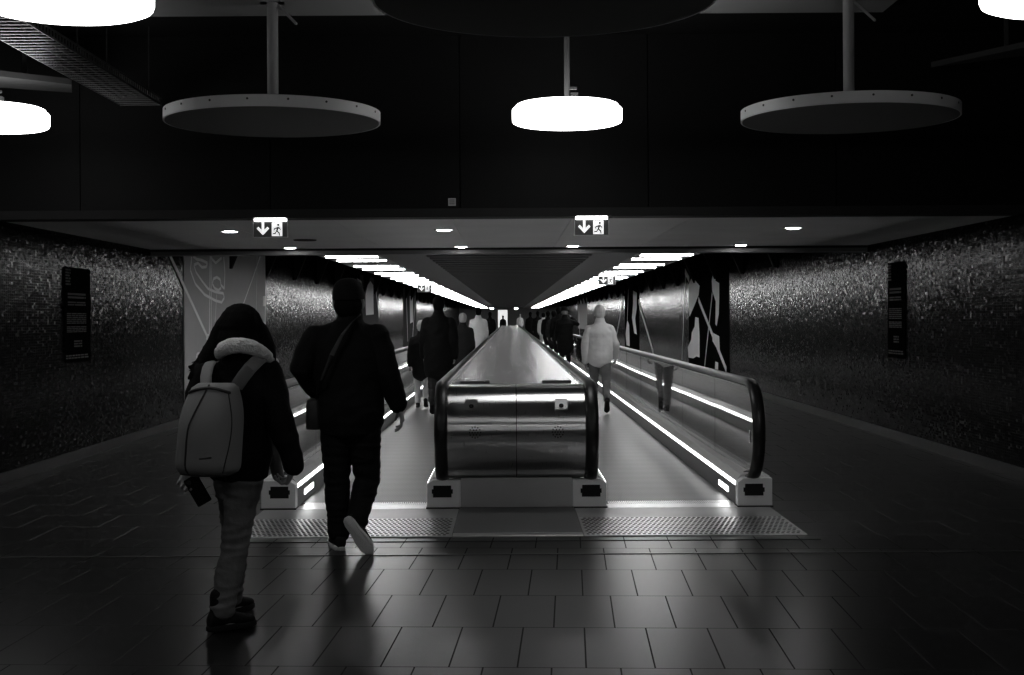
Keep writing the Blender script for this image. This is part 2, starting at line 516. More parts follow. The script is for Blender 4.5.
# ------------------------------------------------------------------ hall lamps and discs
R = .45; YN = 15.0 * R; YF = 24.2 * R; ZB = H + 3.53 * R
def pole(mb, x, y, z0, r=.036): mb.tube([(x, y, z0), (x, y, HALL_Z - .03)], [r, r], n=14, ends=False)
def drum(X, Y, label):
    t = thing('drum_lamp', (X, Y, ZB), label, 'pendant lamp', 'lit drum lamps')
    a = MB().lathe([(0, 0), (R * .93, 0), (R * .985, .010), (R, .028), (R, .112), (R * .975, .125), (0, .125)], (X, Y, ZB), 64)
    obj('diffuser', a, M['drum'], t, True)
    a = MB().lathe([(0, .125), (R * .93, .125), (R * .93, .148), (R * .90, .155), (0, .155)], (X, Y, ZB), 64)
    obj('top_ring', a, M['drum'], t, True)
    a = MB(); pole(a, X, Y, ZB + .155, .022); obj('rod', a, M['darkpipe'], t, True)
    a = MB().box(X + .03, X + .09, Y - .03, Y + .03, ZB + .155, ZB + .25); a.box(X - .02, X + .08, Y - .01, Y + .01, ZB + .28, ZB + .30)
    obj('bracket', a, M['lockdark'], t)
    a = MB().lathe([(0, 0), (.06, 0), (.06, -.02), (.03, -.05), (0, -.05)][::-1], (X, Y, HALL_Z), 20); obj('ceiling_mount', a, M['pipe'], t, True)
    return t
RD = R * 1.945; ZD = ZB + .02
def disc(X, Y, label):
    t = thing('acoustic_disc', (X, Y, ZD), label, 'ceiling disc', 'hanging unlit discs')
    a = MB().lathe([(0, .004), (RD - .012, .004), (RD - .012, .0), (RD, .0), (RD, .088), (RD - .01, .092), (0, .092)], (X, Y, ZD), 96)
    obj('rim', a, M['disc_rim'], t, True)
    a = MB().lathe([(0, -.002), (RD - .014, -.002), (RD - .014, .003), (0, .003)], (X, Y, ZD), 96)
    obj('underside', a, M['disc_under'], t, True)
    a = MB(); pole(a, X, Y, ZD + .09, .046); obj('rod', a, M['pipe'], t, True)
    for k in range(18):
        an = 2 * math.pi * (k + .37) / 18
        c = Vector((X + RD * math.cos(an), Y + RD * math.sin(an), ZD + .058)); n = Vector((math.cos(an), math.sin(an), 0))
        b = MB().tube([c - n * .004, c + n * .004], [.009, .009], ref=(0, 0, 1), n=8, ends=False)
        obj('screw', b, M['lockdark'], t)
    a = MB().box(X - .10, X + .10, Y - .05, Y + .05, HALL_Z - .06, HALL_Z)
    a.tube([(X + .03, Y, HALL_Z - .06), (X + .20, Y - .05, HALL_Z - .24)], [.012, .012], n=8)
    obj('ceiling_mount', a, M['pipe'], t)
    return t
drum(P(63.5, 60, YN).x, YN, 'large lit white drum lamp nearest the camera at the upper left')
drum(P(567, 100, YF).x, YF, 'lit white drum lamp hanging in front of the black fascia at centre')
drum(P(-8, 120, YF).x, YF, 'lit white drum lamp at the left edge, below and beyond the large one')
drum(P(1073, 20, YN).x, YN, 'lit white drum lamp only just entering at the upper right corner')
drum(1.05 * R, YN - 9.4 * R, 'lit white drum lamp of the row above the viewpoint, right of centre')
drum(-9.5 * R, YN - 9.4 * R, 'lit white drum lamp of the row above the viewpoint, far left')
drum(-4.93 * R, YN - 18.8 * R, 'lit white drum lamp of the first row behind the viewpoint, left')
drum(6.36 * R, YN - 18.8 * R, 'lit white drum lamp of the first row behind the viewpoint, right')
drum(1.05 * R, YN - 28.2 * R, 'lit white drum lamp of the second row behind the viewpoint')
drum(-4.93 * R, YN - 37.6 * R, 'lit white drum lamp of the third row behind the viewpoint, left')
drum(6.36 * R, YN - 37.6 * R, 'lit white drum lamp of the third row behind the viewpoint, right')
disc(P(544.5, 10, YN).x, YN, 'large unlit dark disc overhead at top centre, nearest of the discs')
disc(P(273, 100, YF).x, YF, 'unlit grey rimmed disc hanging left of the central drum lamp')
disc(P(849, 100, YF).x, YF, 'unlit grey rimmed disc hanging right of the central drum lamp')

# hall ceiling baffles
b = MB().box(-3.4, 3.2, 10.75, 11.35, HALL_Z - .06, HALL_Z)
struct('trim_6', b, mat('grey_ceiling_band', .22, .8))
b = MB(); b.prism([(-4.30, 11.1, 3.6), (-3.79, 11.55, 3.6), (-3.92, 11.96, 3.6), (-4.5, 11.65, 3.6)], (0, 0, .05))
b.box(-4.2, -4.17, 11.5, 11.53, 3.65, HALL_Z)
o = obj('ceiling_baffle', b, M['baffle'], origin=(-4.1, 11.5, 3.6)); tag(o, 'thin grey ceiling baffle hanging between the two left drum lamps', 'baffle', 'slanted ceiling baffles')
b = MB(); b.prism([(4.40, 11.1, 3.8), (4.55, 11.5, 3.8), (3.84, 12.07, 3.8)], (0, 0, .05))
b.box(4.3, 4.33, 11.5, 11.53, 3.85, HALL_Z)
o = obj('ceiling_baffle', b, M['baffle'], origin=(4.2, 11.5, 3.8)); tag(o, 'thin grey pointed ceiling baffle hanging at the upper right edge', 'baffle', 'slanted ceiling baffles')

# perforated cable tray on the upper left
t = thing('cable_tray', (-3.42, 3, 3.5), 'perforated metal cable tray running along the ceiling under the upper left lamp', 'cable tray')
tx0, tx1, tz = -3.62, -3.24, 3.555
a = MB()
y = 5.0
while y < YB - .05:
    a.box(tx0, tx1, y, y + .014, tz, tz + .006); y += .10
obj('tray_floor', a, M['zinc'], t)
for x in (tx0, tx1):
    a = MB(); a.box(x - .002, x + .002, 5, YB - .02, tz, tz + .018); a.box(x - .002, x + .002, 5, YB - .02, tz + .06, tz + .075)
    y = 5.0
    while y < YB - .05: a.box(x - .002, x + .002, y, y + .03, tz + .018, tz + .06); y += .065
    obj('side_rail', a, M['zinc'], t)
a = MB()
for y in (6, 8, 10, 12):
    for x in (tx0, tx1): a.tube([(x, y, tz + .05), (x, y, HALL_Z)], [.006, .006], n=8, ends=False)
obj('hanger_rod', a, M['packdark'], t)
for k in range(3):
    x = tx0 + .08 + .1 * k
    a = MB().tube([(x + .015 * math.sin(y * 1.3 + k), y, tz + .022) for y in [5 + .5 * i for i in range(15)]], [.015] * 15, n=8)
    obj('cable', a, M['packdark'], t, True)

# small square sticker on the fascia
p = P(452, 202, YB)
o = obj('sticker', MB().box(p.x - .035, p.x + .035, YB - .004, YB, p.z - .035, p.z + .035), mat('sticker_paper', .35, .7), origin=p)
tag(o, 'tiny pale square sticker at the lower edge of the black fascia', 'sticker')
for k in range(3):
    obj('print_line', MB().box(p.x - .025, p.x + .025, YB - .006, YB - .004, p.z - .022 + .018 * k, p.z - .014 + .018 * k), M['lockdark'], o)

# ------------------------------------------------------------------ exit signs
MAN = [[(.00, .62), (.10, .66), (.24, .60), (.34, .44), (.28, .40), (.20, .52), (.12, .52), (.06, .36), (.22, .24), (.26, .02), (.18, .00), (.13, .18), (-.02, .30),
        (-.10, .14), (-.34, .10), (-.36, .18), (-.16, .22), (-.06, .38), (-.02, .52), (-.14, .50), (-.24, .36), (-.30, .40), (-.20, .58)]]
ARROW = [(-.07, .48), (.07, .48), (.07, .02), (.26, .22), (.36, .12), (0, -.26), (-.36, .12), (-.26, .22), (-.07, .02)]
def exit_sign(cx, y, zt, w, h, label, dark_right):
    # zt is the top of the lamp head
    t = thing('exit_sign', (cx, y, zt), label, 'exit sign')
    hd = .036
    obj('lamp_head', MB().box(cx - w * .48, cx + w * .48, y - .035, y + .035, zt - hd, zt), M['signtop'], t, bevel=.012)
    obj('hanger', MB().box(cx - .02, cx + .02, y - .01, y + .01, zt, 2.5) if zt < 2.49 else MB().box(cx - .03, cx + .03, y - .01, y + .01, zt - .005, zt + .003), M['signframe'], t)
    z1 = zt - hd; z0 = z1 - h
    obj('board', MB().box(cx - w / 2, cx + w / 2, y - .012, y + .012, z0, z1), M['signdark'], t)
    fr = MB(); e = .008
    fr.box(cx - w / 2 - e, cx - w / 2, y - .016, y + .014, z0 - e, z1); fr.box(cx + w / 2, cx + w / 2 + e, y - .016, y + .014, z0 - e, z1)
    fr.box(cx - w / 2, cx + w / 2, y - .016, y + .014, z0 - e, z0)
    obj('frame', fr, M['signframe'], t)
    ax = cx - w * .22; zc = (z0 + z1) / 2 - h * .08
    obj('arrow', MB().prism([(ax + u * h * 1.12, y - .012, zc + v * h * 1.12) for u, v in ARROW], (0, -.004, 0)), M['signlit'], t)
    # doorway panel with the running figure
    px = cx + w * .20
    obj('doorway', MB().box(px - w * .155, px + w * .155, y - .016, y - .012, z0 + h * .06, z1 - h * .06), M['signlit'], t)
    k = h * .88
    f = MB().prism([(px + u * k * .9, y - .016, z0 + h * .08 + v * k) for u, v in MAN[0]], (0, -.004, 0))
    hc = (px + .10 * k, z0 + h * .08 + .80 * k)
    f.prism([(hc[0] + .085 * k * math.cos(q * math.pi / 6), y - .016, hc[1] + .085 * k * math.sin(q * math.pi / 6)) for q in range(12)], (0, -.004, 0))
    obj('running_figure', f, M['signdark'], t)
    return t
p = P(270.5, 217, YB + .05); exit_sign(p.x, YB + .05, 2.505, .315, .145, 'lit exit sign with down arrow and running figure at left end of soffit', True)
p = P(591.5, 216, YB + .05); exit_sign(p.x, YB + .05, 2.505, .315, .145, 'lit exit sign with down arrow and running figure right of centre on soffit', True)
for x, yv, nm in ((424.5, 282, 'left'), (607, 274, 'right')):
    D = 33.5 if nm == 'left' else 27.2
    exit_sign(P(x, yv, D).x, D, 2.43, .34, .17, 'small far exit sign hanging among the %s row of bar lights' % nm, False)

# ------------------------------------------------------------------ moving walkways
YD = 10.82; YEND = 97.0; NR = .39; NZ = .62; YN0 = 10.97      # block front, far end, newel radius / height / depth
DV = .73; SI, SO = 1.80, 2.08                                   # divider half width, side balustrade inner and outer faces
for s, nm in ((-1, 'left'), (1, 'right')):
    xa, xb = sorted((XC + s * (DV + .012), XC + s * (SI - .012)))
    t = thing('moving_walkway', ((xa + xb) / 2, YD, 0), 'grooved moving walkway belt on the %s of the steel divider' % nm, 'moving walkway')
    obj('belt', MB().box(xa, xb, YD + .35, YEND, 0, .006), M['tread'], t)
    c = MB().box(xa, xb, YD - .05, YD + .16, 0, .010)
    k = xa + .02
    while k < xb: c.box(k, k + .010, YD + .16, YD + .35, 0, .009); k += .016
    obj('comb_plate', c, M['tactile'], t)
    # landing plate in front of the belt, then the studded plate
    xo, xi = sorted((XC + s * .47, XC + s * 2.05))
    o = obj('landing_plate', MB().box(xo, xi, 10.28, YD - .052, 0, .008), M['plate'], origin=((xo + xi) / 2, 10.6, 0), bevel=.003)
    tag(o, 'smooth steel landing plate before the %s moving walkway' % nm, 'floor plate')
    t2 = thing('tactile_plate', ((xo + xi) / 2, 9.85, 0), 'studded tactile steel plate in the floor before the %s walkway' % nm, 'tactile plate')
    obj('base_plate', MB().box(xo, xi, 9.42, 10.275, 0, .008), M['tactile'], t2, bevel=.003)
    st = MB()
    for r in range(12):
        yy = 9.47 + r * .068
        x = xo + .03 + (.018 if r % 2 else 0)
        while x < xi - .025:
            st.lathe([(.0001, .012), (.010, .0115), (.0135, .008)][::-1], (x, yy, 0), 8); x += .0365
    o = obj('studs', st, M['stud'], t2, True); o['kind'] = 'stuff'
o = obj('threshold_plate', MB().box(XC - .465, XC + .465, 9.54, YD - .014, 0, .012), mat('dark_rubber_plate', .13, .4, .3), origin=(XC, 10.3, 0), bevel=.004)
tag(o, 'dark smooth floor plate before the end of the central divider', 'floor plate')
o = obj('threshold_strip', MB().box(XC - .465, XC + .465, 9.40, 9.535, 0, .012), M['kerb'], origin=(XC, 9.55, 0), bevel=.004)
tag(o, 'bright steel strip at the front edge of the dark central floor plate', 'floor strip')

def rail_path(x, far):
    pts = []
    # from the inlet, round the newel and away along the top
    pts.append((x, YN0 - .16 + .06, NZ - NR - .035))
    for k in range(15):
        a = math.radians(-105 + k * (195 / 14.0))
        pts.append((x, YN0 - NR * math.cos(a), NZ + NR * math.sin(a)))
    y = YN0 + 1.0
    pts += [(x, YN0 + .5, NZ + NR), (x, 30, NZ + NR), (x, far, NZ + NR)]
    return pts

def handrail(x, parent, far=YEND):
    pts = rail_path(x, far)
    a = MB().tube(pts, [(.052, .030)] * len(pts), ref=(1, 0, 0), n=16)
    h = obj('handrail', a, M['rubber'], parent, True)
    inn = []
    for p in pts[1:]:
        v = Vector((0, p[1] - YN0, p[2] - NZ)) if p[1] < YN0 else Vector((0, 0, NR))
        v.normalize(); inn.append((p[0], p[1] - v.y * .036, p[2] - v.z * .036))
    g = MB().tube(inn, [(.026, .010)] * len(inn), ref=(1, 0, 0), n=10)
    obj('rail_guide', g, M['railguide'], h, True)
    return h

def newel_block(x0, x1, inner, railx, parent):
    # steel foot with a sloped shoulder on the belt side; inner = -1/1 side of the belt
    zt = .235; z1 = .203
    lo, hi = (x0, x1)
    if inner > 0: poly = [(lo, 0), (hi, 0), (hi, z1), (hi - .045, zt), (lo, zt)]
    else: poly = [(lo, 0), (hi, 0), (hi, zt), (lo + .045, zt), (lo, z1)]
    b = MB().prism([(x, YD, z) for x, z in poly], (0, .12, 0))
    o = obj('newel_foot', b, M['block'], parent, bevel=.006)
    i = MB()
    i.prism([(railx + u, YD - .012, v) for u, v in ((-.075, .095), (.075, .095), (.075, .125), (.085, .125), (.085, .16), (.072, .16), (.072, .19), (-.072, .19), (-.072, .16), (-.085, .16), (-.085, .125), (-.075, .125))], (0, .012, 0))
    obj('handrail_inlet', i, M['brush'], o)
    obj('foot_base', MB().box(lo - .006, hi + .006, YD - .012, YD + .12, 0, .014), M['lockdark'], o)
    return o

# --- central divider
dv = thing('walkway_divider', (XC, YD, 0), 'brushed steel divider between the two moving walkways with rounded front end', 'walkway divider')
RX = .605; PW = .55
top = MB().box(XC - PW, XC + PW, YN0, YEND, .97, NZ + NR - .012)
obj('deck', top, M['steel'], dv)
for s in (-1, 1):
    ed = MB().box(*sorted((XC + s * (PW - .01), XC + s * (PW + .012))), YN0, YEND, .95, NZ + NR - .004)
    obj('deck_edge', ed, M['railguide'], dv)
    for y in (11.43,):
        xm = XC + s * .35
        sl = MB().box(xm - .125, xm + .125, y - .05, y + .05, NZ + NR - .012, NZ + NR + .002)
        obj('access_slot', sl, M['lockdark'], dv)
# rounded end in two leaves with a seam
def arc_leaf(x0, x1, a0, a1, r, n=28):
    rs = []
    pr = []
    for k in range(n + 1):
        a = math.radians(a0 + (a1 - a0) * k / n); pr.append((YN0 - r * math.cos(a), NZ + r * math.sin(a)))
    for k in range(n, -1, -1):
        a = math.radians(a0 + (a1 - a0) * k / n); pr.append((YN0 - (r - .02) * math.cos(a), NZ + (r - .02) * math.sin(a)))
    return MB().prism([(x0, y, z) for y, z in pr], (x1 - x0, 0, 0))
for s in (-1, 1):
    a, b_ = sorted((XC + s * .003, XC + s * PW))
    e = obj('end_panel', arc_leaf(a, b_, -88, 72, NR - .006), M['steel_end'], dv, True)
    e2 = obj('end_top_panel', arc_leaf(a, b_, 73, 90, NR - .006), M['steel_end'], dv, True)
    xm = XC + s * .36
    # key lock plate
    an = math.radians(38); c = Vector((xm, YN0 - (NR - .004) * math.cos(an), NZ + (NR - .004) * math.sin(an)))
    n = Vector((0, -math.cos(an), math.sin(an))); u = Vector((1, 0, 0)); w = Vector((0, math.sin(an), math.cos(an)))
    lp = MB().prism([c + u * q[0] * .05 + w * q[1] * .05 for q in ((-1, -1), (1, -1), (1, 1), (-1, 1))], n * .005)
    l = obj('lock_plate', lp, M['block'] if s > 0 else M['steel_end'], e)
    lk = MB().tube([c - w * .02 + n * .003, c - w * .02 + n * .010], [.019, .019], ref=(1, 0, 0), n=16, ends=False)
    obj('key_switch', lk, M['brush'], l)
    # perforated speaker rosette
    sp = MB()
    for ring, cnt in ((0, 1), (.022, 6), (.044, 12)):
        for q in range(cnt):
            th = 2 * math.pi * q / cnt
            du, dw = ring * math.cos(th), ring * math.sin(th)
            an2 = math.radians(3) + dw / NR
            c = Vector((xm - s * .03 + du, YN0 - (NR - .005) * math.cos(an2), NZ + (NR - .005) * math.sin(an2)))
            n = Vector((0, -math.cos(an2), math.sin(an2)))
            sp.tube([c - n * .002, c + n * .0025], [.0062, .0062], ref=(1, 0, 0), n=6, ends=False)
    obj('speaker_grille', sp, M['brush'], e)
    handrail(XC + s * RX, dv)
    xi, xo = XC + s * .455, XC + s * DV
    newel_block(min(xi, xo), max(xi, xo), s, XC + s * RX, dv)
    # skirt towards the belt: dark panel, light strip, steel cover, inner cladding up to the deck
    x0, x1 = sorted((XC + s * (DV - .012), XC + s * DV))
    obj('skirt_panel', MB().box(x0, x1, YD + .12, YEND, .006, .165), M['skirt'], dv)
    x0, x1 = sorted((XC + s * (DV - .02), XC + s * (DV + .004)))
    obj('light_strip', MB().box(x0, x1, YD + .13, YEND, .168, .198), M['strip'], dv)
    c = MB(); y = YD + .12
    while y < YEND:
        y2 = min(y + 1.2, YEND)
        c.prism([(XC + s * DV, y + .004, .20), (XC + s * (DV - .05), y + .004, .25), (XC + s * .64, y + .004, .25), (XC + s * .64, y + .004, .20)], (0, y2 - y - .008, 0)); y = y2
    obj('deck_cover', c, M['deckcover'], dv)
    x0, x1 = sorted((XC + s * .56, XC + s * .58))
    obj('side_cladding', MB().box(x0, x1, YN0, YEND, .25, .985), M['glass'] if False else M['skirt'], dv)
    x0, x1 = sorted((XC + s * .40, XC + s * .64))
obj('kick_panel', MB().box(XC - .454, XC + .454, YD + .004, YD + .06, .012, .25), M['kick'], dv)
obj('core', MB().box(XC - .53, XC + .53, YN0 + .05, YEND, .02, .96), M['lockdark'], dv)

# --- side balustrades
for s, nm in ((-1, 'left'), (1, 'right')):
    t = thing('glass_balustrade', (XC + s * 1.94, YD, 0), 'glass balustrade with black handrail along the outer side of the %s walkway' % nm, 'balustrade')
    rx = XC + s * 1.93
    handrail(rx, t)
    newel_block(*sorted((XC + s * SI, XC + s * SO)), -s, rx, t)
    x0, x1 = sorted((XC + s * SI, XC + s * (SI + .012)))
    obj('skirt_panel', MB().box(x0, x1, YD + .12, YEND, .006, .165), M['skirt'], t)
    x0, x1 = sorted((XC + s * (SI - .004), XC + s * (SI + .02)))
    obj('light_strip', MB().box(x0, x1, YD + .13, YEND, .168, .198), M['strip'], t)
    cl = MB().box(*sorted((XC + s * (SI - .003), XC + s * (SI + .004))), YD + .48, YD + .98, .062, .105)
    obj('comb_light', cl, M['comb'], t)
    c = MB(); y = YD + .12
    while y < YEND:
        y2 = min(y + 1.2, YEND)
        c.prism([(XC + s * SI, y + .004, .20), (XC + s * (SI + .05), y + .004, .25), (rx - s * .015, y + .004, .262), (rx - s * .015, y + .004, .20)], (0, y2 - y - .008, 0))
        y = y2
    obj('deck_cover', c, M['deckcover'], t)
    x0, x1 = sorted((rx + s * .015, XC + s * SO))
    obj('outer_cladding', MB().box(x0, x1, YD + .12, YEND, 0, .24), M['block'], t)
    # glass: rounded first pane, then straight panes
    gx = rx
    pts = []
    r = NR - .045
    pts.append((YN0 + .02, NZ - r))
    for k in range(21):
        a = math.radians(-90 + k * 9); pts.append((YN0 - r * math.cos(a), NZ + r * math.sin(a)))
    yj = YN0 + 1.9
    pts += [(yj, NZ + r), (yj, .25), (YN0 + .02, .25)]
    g = MB().prism([(gx - .005, y, z) for y, z in pts[:-1]], (.010, 0, 0))
    obj('glass_pane', g, M['glass'], t)
    y = yj + .008; k = 0
    while y < YEND:
        y2 = min(y + (2.4 if y < 50 else 6), YEND)
        e0, e1 = random.uniform(-.004, .004), random.uniform(-.004, .004)
        obj('glass_pane', MB().prism([(gx - .005 + e0, y, .24), (gx + .005 + e0, y, .24), (gx + .005 + e1, y2 - .008, .24), (gx - .005 + e1, y2 - .008, .24)], (0, 0, NZ + r - .24)), M['glass'], t)
        y = y2
    # small metal clamps in the glass end
    for yy, z in ((YN0 - .16, .74), (YN0 - .02, .56)):
        obj('glass_clip', MB().box(gx - .012, gx + .012, yy - .012, yy + .012, z - .05, z + .05), M['chrome'], t, bevel=.004)

# ------------------------------------------------------------------ wall murals
def wall_pt(s, x, y):
    # pixel on the plane of a side wall -> (distance, height)
    dx, dy = x - VPX, VPY - y
    ox = dx * math.cos(ROLL) + dy * math.sin(ROLL); oy = -dx * math.sin(ROLL) + dy * math.cos(ROLL)
    D = F_PX * WX / abs(ox)
    return D, H + oy * D / F_PX
def wall_poly(mb, s, pts, lo=.012, th=.004):
    X = s * (WX - lo)
    mb.prism([(X, d, z) for d, z in pts], (-s * th, 0, 0))
def wall_line(mb, s, a, b, w=.05, lo=.012, th=.004):
    a = Vector(a); b = Vector(b); d = (b - a)
    if d.length < 1e-4: return
    n = Vector((-d.y, d.x)).normalized() * w / 2
    wall_poly(mb, s, [a + n, b + n, b - n, a - n], lo, th)
def crop(ox, oy, k): return lambda s, pts: [wall_pt(s, ox + x / k, oy + y / k) for x, y in pts]

c5 = crop(160, 240, 3.657); c8 = crop(670, 260, 4.825); c1 = crop(560, 230, 4.217)
# grey mural on the left wall
s = -1
d0, _ = wall_pt(s, 183.5, 300); d1, _ = wall_pt(s, 265, 300)
t = thing('wall_mural', (s * WX, d0, .12), 'tall pale grey mural panel with thin line drawing on the left wall', 'mural')
mb = MB(); wall_poly(mb, s, [(d0, .12), (d1, .12), (d1, 3.1), (d0, 3.1)], 0, .012); obj('panel', mb, M['panelgrey'], t)
mb = MB()
outline = [(112, 62), (107, 110), (125, 160), (160, 200), (200, 222), (222, 228), (232, 212), (228, 195), (200, 190), (172, 178), (150, 150), (128, 118), (120, 92), (135, 84), (150, 100), (166, 98), (170, 84), (150, 74), (130, 70), (118, 60)]
q = c5(s, outline)
for a, b in zip(q[:-1], q[1:]): wall_line(mb, s, a, b, .045)
q = c5(s, [(188, 160), (192, 142), (205, 136), (217, 145), (220, 165), (232, 178), (234, 120), (230, 62)])
for a, b in zip(q[:-1], q[1:]): wall_line(mb, s, a, b, .045)
q = c5(s, [(188, 160), (196, 176), (210, 184), (220, 176)])
for a, b in zip(q[:-1], q[1:]): wall_line(mb, s, a, b, .045)
q = c5(s, [(180, 62), (200, 84), (222, 66)])
for a, b in zip(q[:-1], q[1:]): wall_line(mb, s, a, b, .045)
obj('line_drawing', mb, M['line'], t)
for a, b, w in (((180, 58), (177, 350), .05), ((186, 58), (183, 350), .03), ((364, 60), (300, 240), .035), ((204, 200), (198, 300), .02), ((352, 60), (348, 330), .02)):
    mb = MB(); q = c5(s, [a, b]); wall_line(mb, s, q[0], q[1], w, .012, .005); obj('straight_line', mb, M['line'], t)
for cx, cy in ((176, 358), (140, 425)):
    mb = MB()
    q = c5(s, [(cx + 10 * math.cos(k * math.pi / 3), cy + 12 * math.sin(k * math.pi / 3)) for k in range(7)])
    for a, b in zip(q[:-1], q[1:]): wall_line(mb, s, a, b, .035)
    obj('small_ring', mb, M['line'], t)
mb = MB(); q = c5(s, [(374, 205), (383, 205), (383, 242), (374, 242)]); wall_poly(mb, s, q); obj('pale_tab', mb, M['white'], t)
mb = MB(); q = c5(s, [(30, 50), (178, 372)]); wall_line(mb, s, q[0], q[1], .07, .012)
o = obj('wall_line', mb, M['line'], origin=(s * WX, q[0][0], q[0][1])); tag(o, 'long pale diagonal stripe crossing the left edge of the grey mural', 'wall stripe')

def dark_mural(s, x0, x1, label, shapes, lines, cf, pm=None, zlo=.12):
    d0, _ = wall_pt(s, x0, 300); d1, _ = wall_pt(s, x1, 300)
    t = thing('wall_mural', (s * WX, min(d0, d1), zlo), label, 'mural')
    mb = MB(); wall_poly(mb, s, [(d0, zlo), (d1, zlo), (d1, 3.0), (d0, 3.0)], 0, .012); obj('panel', mb, pm or M['paneldark'], t)
    for sh in shapes:
        mb = MB(); wall_poly(mb, s, cf(s, sh)); obj('white_shape', mb, M['white'], t)
    for a, b, w in lines:
        mb = MB(); q = cf(s, [a, b]); wall_line(mb, s, q[0], q[1], w, .012, .005)
        obj('straight_line', mb, M['line'], t)
    return t
dark_mural(1, 689, 729, 'black mural with torn white paper shapes, nearest on the right wall',
    [[(105, 90), (125, 100), (145, 125), (140, 170), (120, 220), (97, 272), (92, 200), (92, 120)],
     [(110, 45), (116, 55), (116, 90), (108, 88)],
     [(125, 275), (140, 280), (145, 360), (145, 470), (130, 465), (115, 475), (92, 470), (88, 420), (105, 385), (108, 350), (122, 320)],
     [(213, 40), (222, 60), (222, 100), (240, 112), (240, 180), (238, 260), (228, 318), (222, 310), (224, 200), (207, 150), (205, 100)],
     [(207, 350), (240, 368), (243, 450), (225, 420), (208, 390)],
     [(222, 490), (235, 495), (235, 530), (220, 526)]],
    [((75, 55), (95, 95), .16), ((140, 190), (275, 530), .13), ((207, 160), (170, 510), .07), ((78, 65), (60, 480), .07)], c8)
dark_mural(1, 625, 639, 'dark mural with two narrow white shapes, second along the right wall',
    [[(310, 255), (325, 265), (325, 330), (318, 375), (325, 440), (315, 435), (305, 370), (310, 310)],
     [(285, 380), (293, 400), (295, 490), (282, 485), (278, 440)]],
    [((275, 260), (240, 440), .1), ((332, 300), (395, 515), .14), ((290, 250), (285, 380), .08)], c1, M['paneldark'])
t = dark_mural(1, 578, 587, 'far pale mural strip on the right wall behind the walking crowd', [], [((80, 320), (85, 480), .2)], c1, M['panelgrey'], .8)
dark_mural(-1, 360, 378, 'grey mural with white leaf shape on left wall behind the capped man',
    [[(752, 275), (750, 200), (758, 165), (768, 150), (778, 165), (780, 272)], [(720, 140), (735, 150), (740, 190), (725, 190)]],
    [((786, 165), (800, 280), .12), ((700, 120), (720, 300), .1)], c5, mat('mural_mid_panel', .10, .9, spec=0))
dark_mural(-1, 403, 416, 'far grey mural with pale upright strips on the left wall',
    [[(912, 205), (924, 205), (924, 300), (914, 305)]], [((900, 205), (905, 370), .14), ((932, 205), (922, 375), .14)], c5, mat('mural_mid_panel_far', .08, .9, spec=0))

# information panels on the walls
def info_panel(s, xa, xb, ytop, ybot, label):
    xm = (xa + xb) / 2
    D = wall_pt(s, xm, 300)[0]
    ztop, zbot = wall_pt(s, xm, ytop)[1], wall_pt(s, xm, ybot)[1]
    da, db = sorted((wall_pt(s, xa, 300)[0], wall_pt(s, xb, 300)[0]))
    t = thing('information_panel', (s * WX, D, zbot), label, 'information panel')
    mb = MB(); wall_poly(mb, s, [(da, zbot), (db, zbot), (db, ztop), (da, ztop)], .006, .010); obj('board', mb, M['placard'], t)
    w = db - da; h = ztop - zbot; rnd = random.Random(3)
    L = da if s < 0 else db; dr = 1 if s < 0 else -1         # reading direction away from / towards the camera
    def bars(name, z0, z1, n, u0, u1, words):
        m2 = MB(); dz = (z0 - z1) / n
        for i in range(n):
            u = u0; zz = z0 - i * dz
            while u < u1 - .01:
                l = rnd.uniform(*words) * (u1 - u0); e = min(u + l, u1)
                wall_poly(m2, s, [(L + dr * u * w, ztop - zz * h), (L + dr * e * w, ztop - zz * h), (L + dr * e * w, ztop - (zz + abs(dz) * .6) * h), (L + dr * u * w, ztop - (zz + abs(dz) * .6) * h)], .016, .003)
                u = e + .03
        obj(name, m2, M['print'], t)
    bars('side_title', .02, .20, 6, .04, .22, (.5, 1))
    bars('heading', .27, .34, 2, .12, .80, (.8, 1))
    bars('subheading', .36, .41, 2, .12, .80, (.3, .6))
    bars('body_text', .48, .60, 6, .08, .82, (.10, .3))
    bars('body_text', .62, .69, 4, .08, .82, (.10, .3))
    bars('emblem', .77, .85, 3, .35, .65, (.4, .8))
    bars('logos', .92, .97, 2, .05, .9, (.06, .16))
    return t
info_panel(-1, 63, 89, 268, 362, 'black information panel with small pale print on the left wall')
info_panel(1, 889, 906, 262, 358, 'black information panel with small pale print on the right wall')

# far end: lit opening
p0 = P(498, 310, YE - .05); p1 = P(507.5, 327, YE - .05)
t = thing('light_panel', ((p0.x + p1.x) / 2, YE - .06, .3), 'bright upright panel glowing on the far end wall of the corridor', 'light panel')
obj('face', MB().box(p0.x, p1.x, YE - .08, YE - .06, .3, p0.z), M['screen'], t)
fr = MB(); fr.box(p0.x - .06, p0.x, YE - .1, YE, .3, p0.z + .06); fr.box(p1.x, p1.x + .06, YE - .1, YE, .3, p0.z + .06); fr.box(p0.x, p1.x, YE - .1, YE, p0.z, p0.z + .06)
fr.box(p0.x, p1.x, YE - .06, YE, 0, .3)
obj('frame', fr, M['lockdark'], t)
for x, yv, w in ((491.5, 307.5, 'left of'), (516, 307, 'right of')):
    q = P(x, yv, 120.0)
    o = obj('far_ceiling_lamp', MB().lathe([(0, -.06), (.12, -.05), (.14, -.02), (.14, .06), (0, .06)], (q.x, 120.0, 2.40), 16), M['down'], origin=(q.x, 120.0, 2.45))
    tag(o, 'tiny far lit ceiling lamp %s the glowing end panel' % w, 'ceiling lamp')

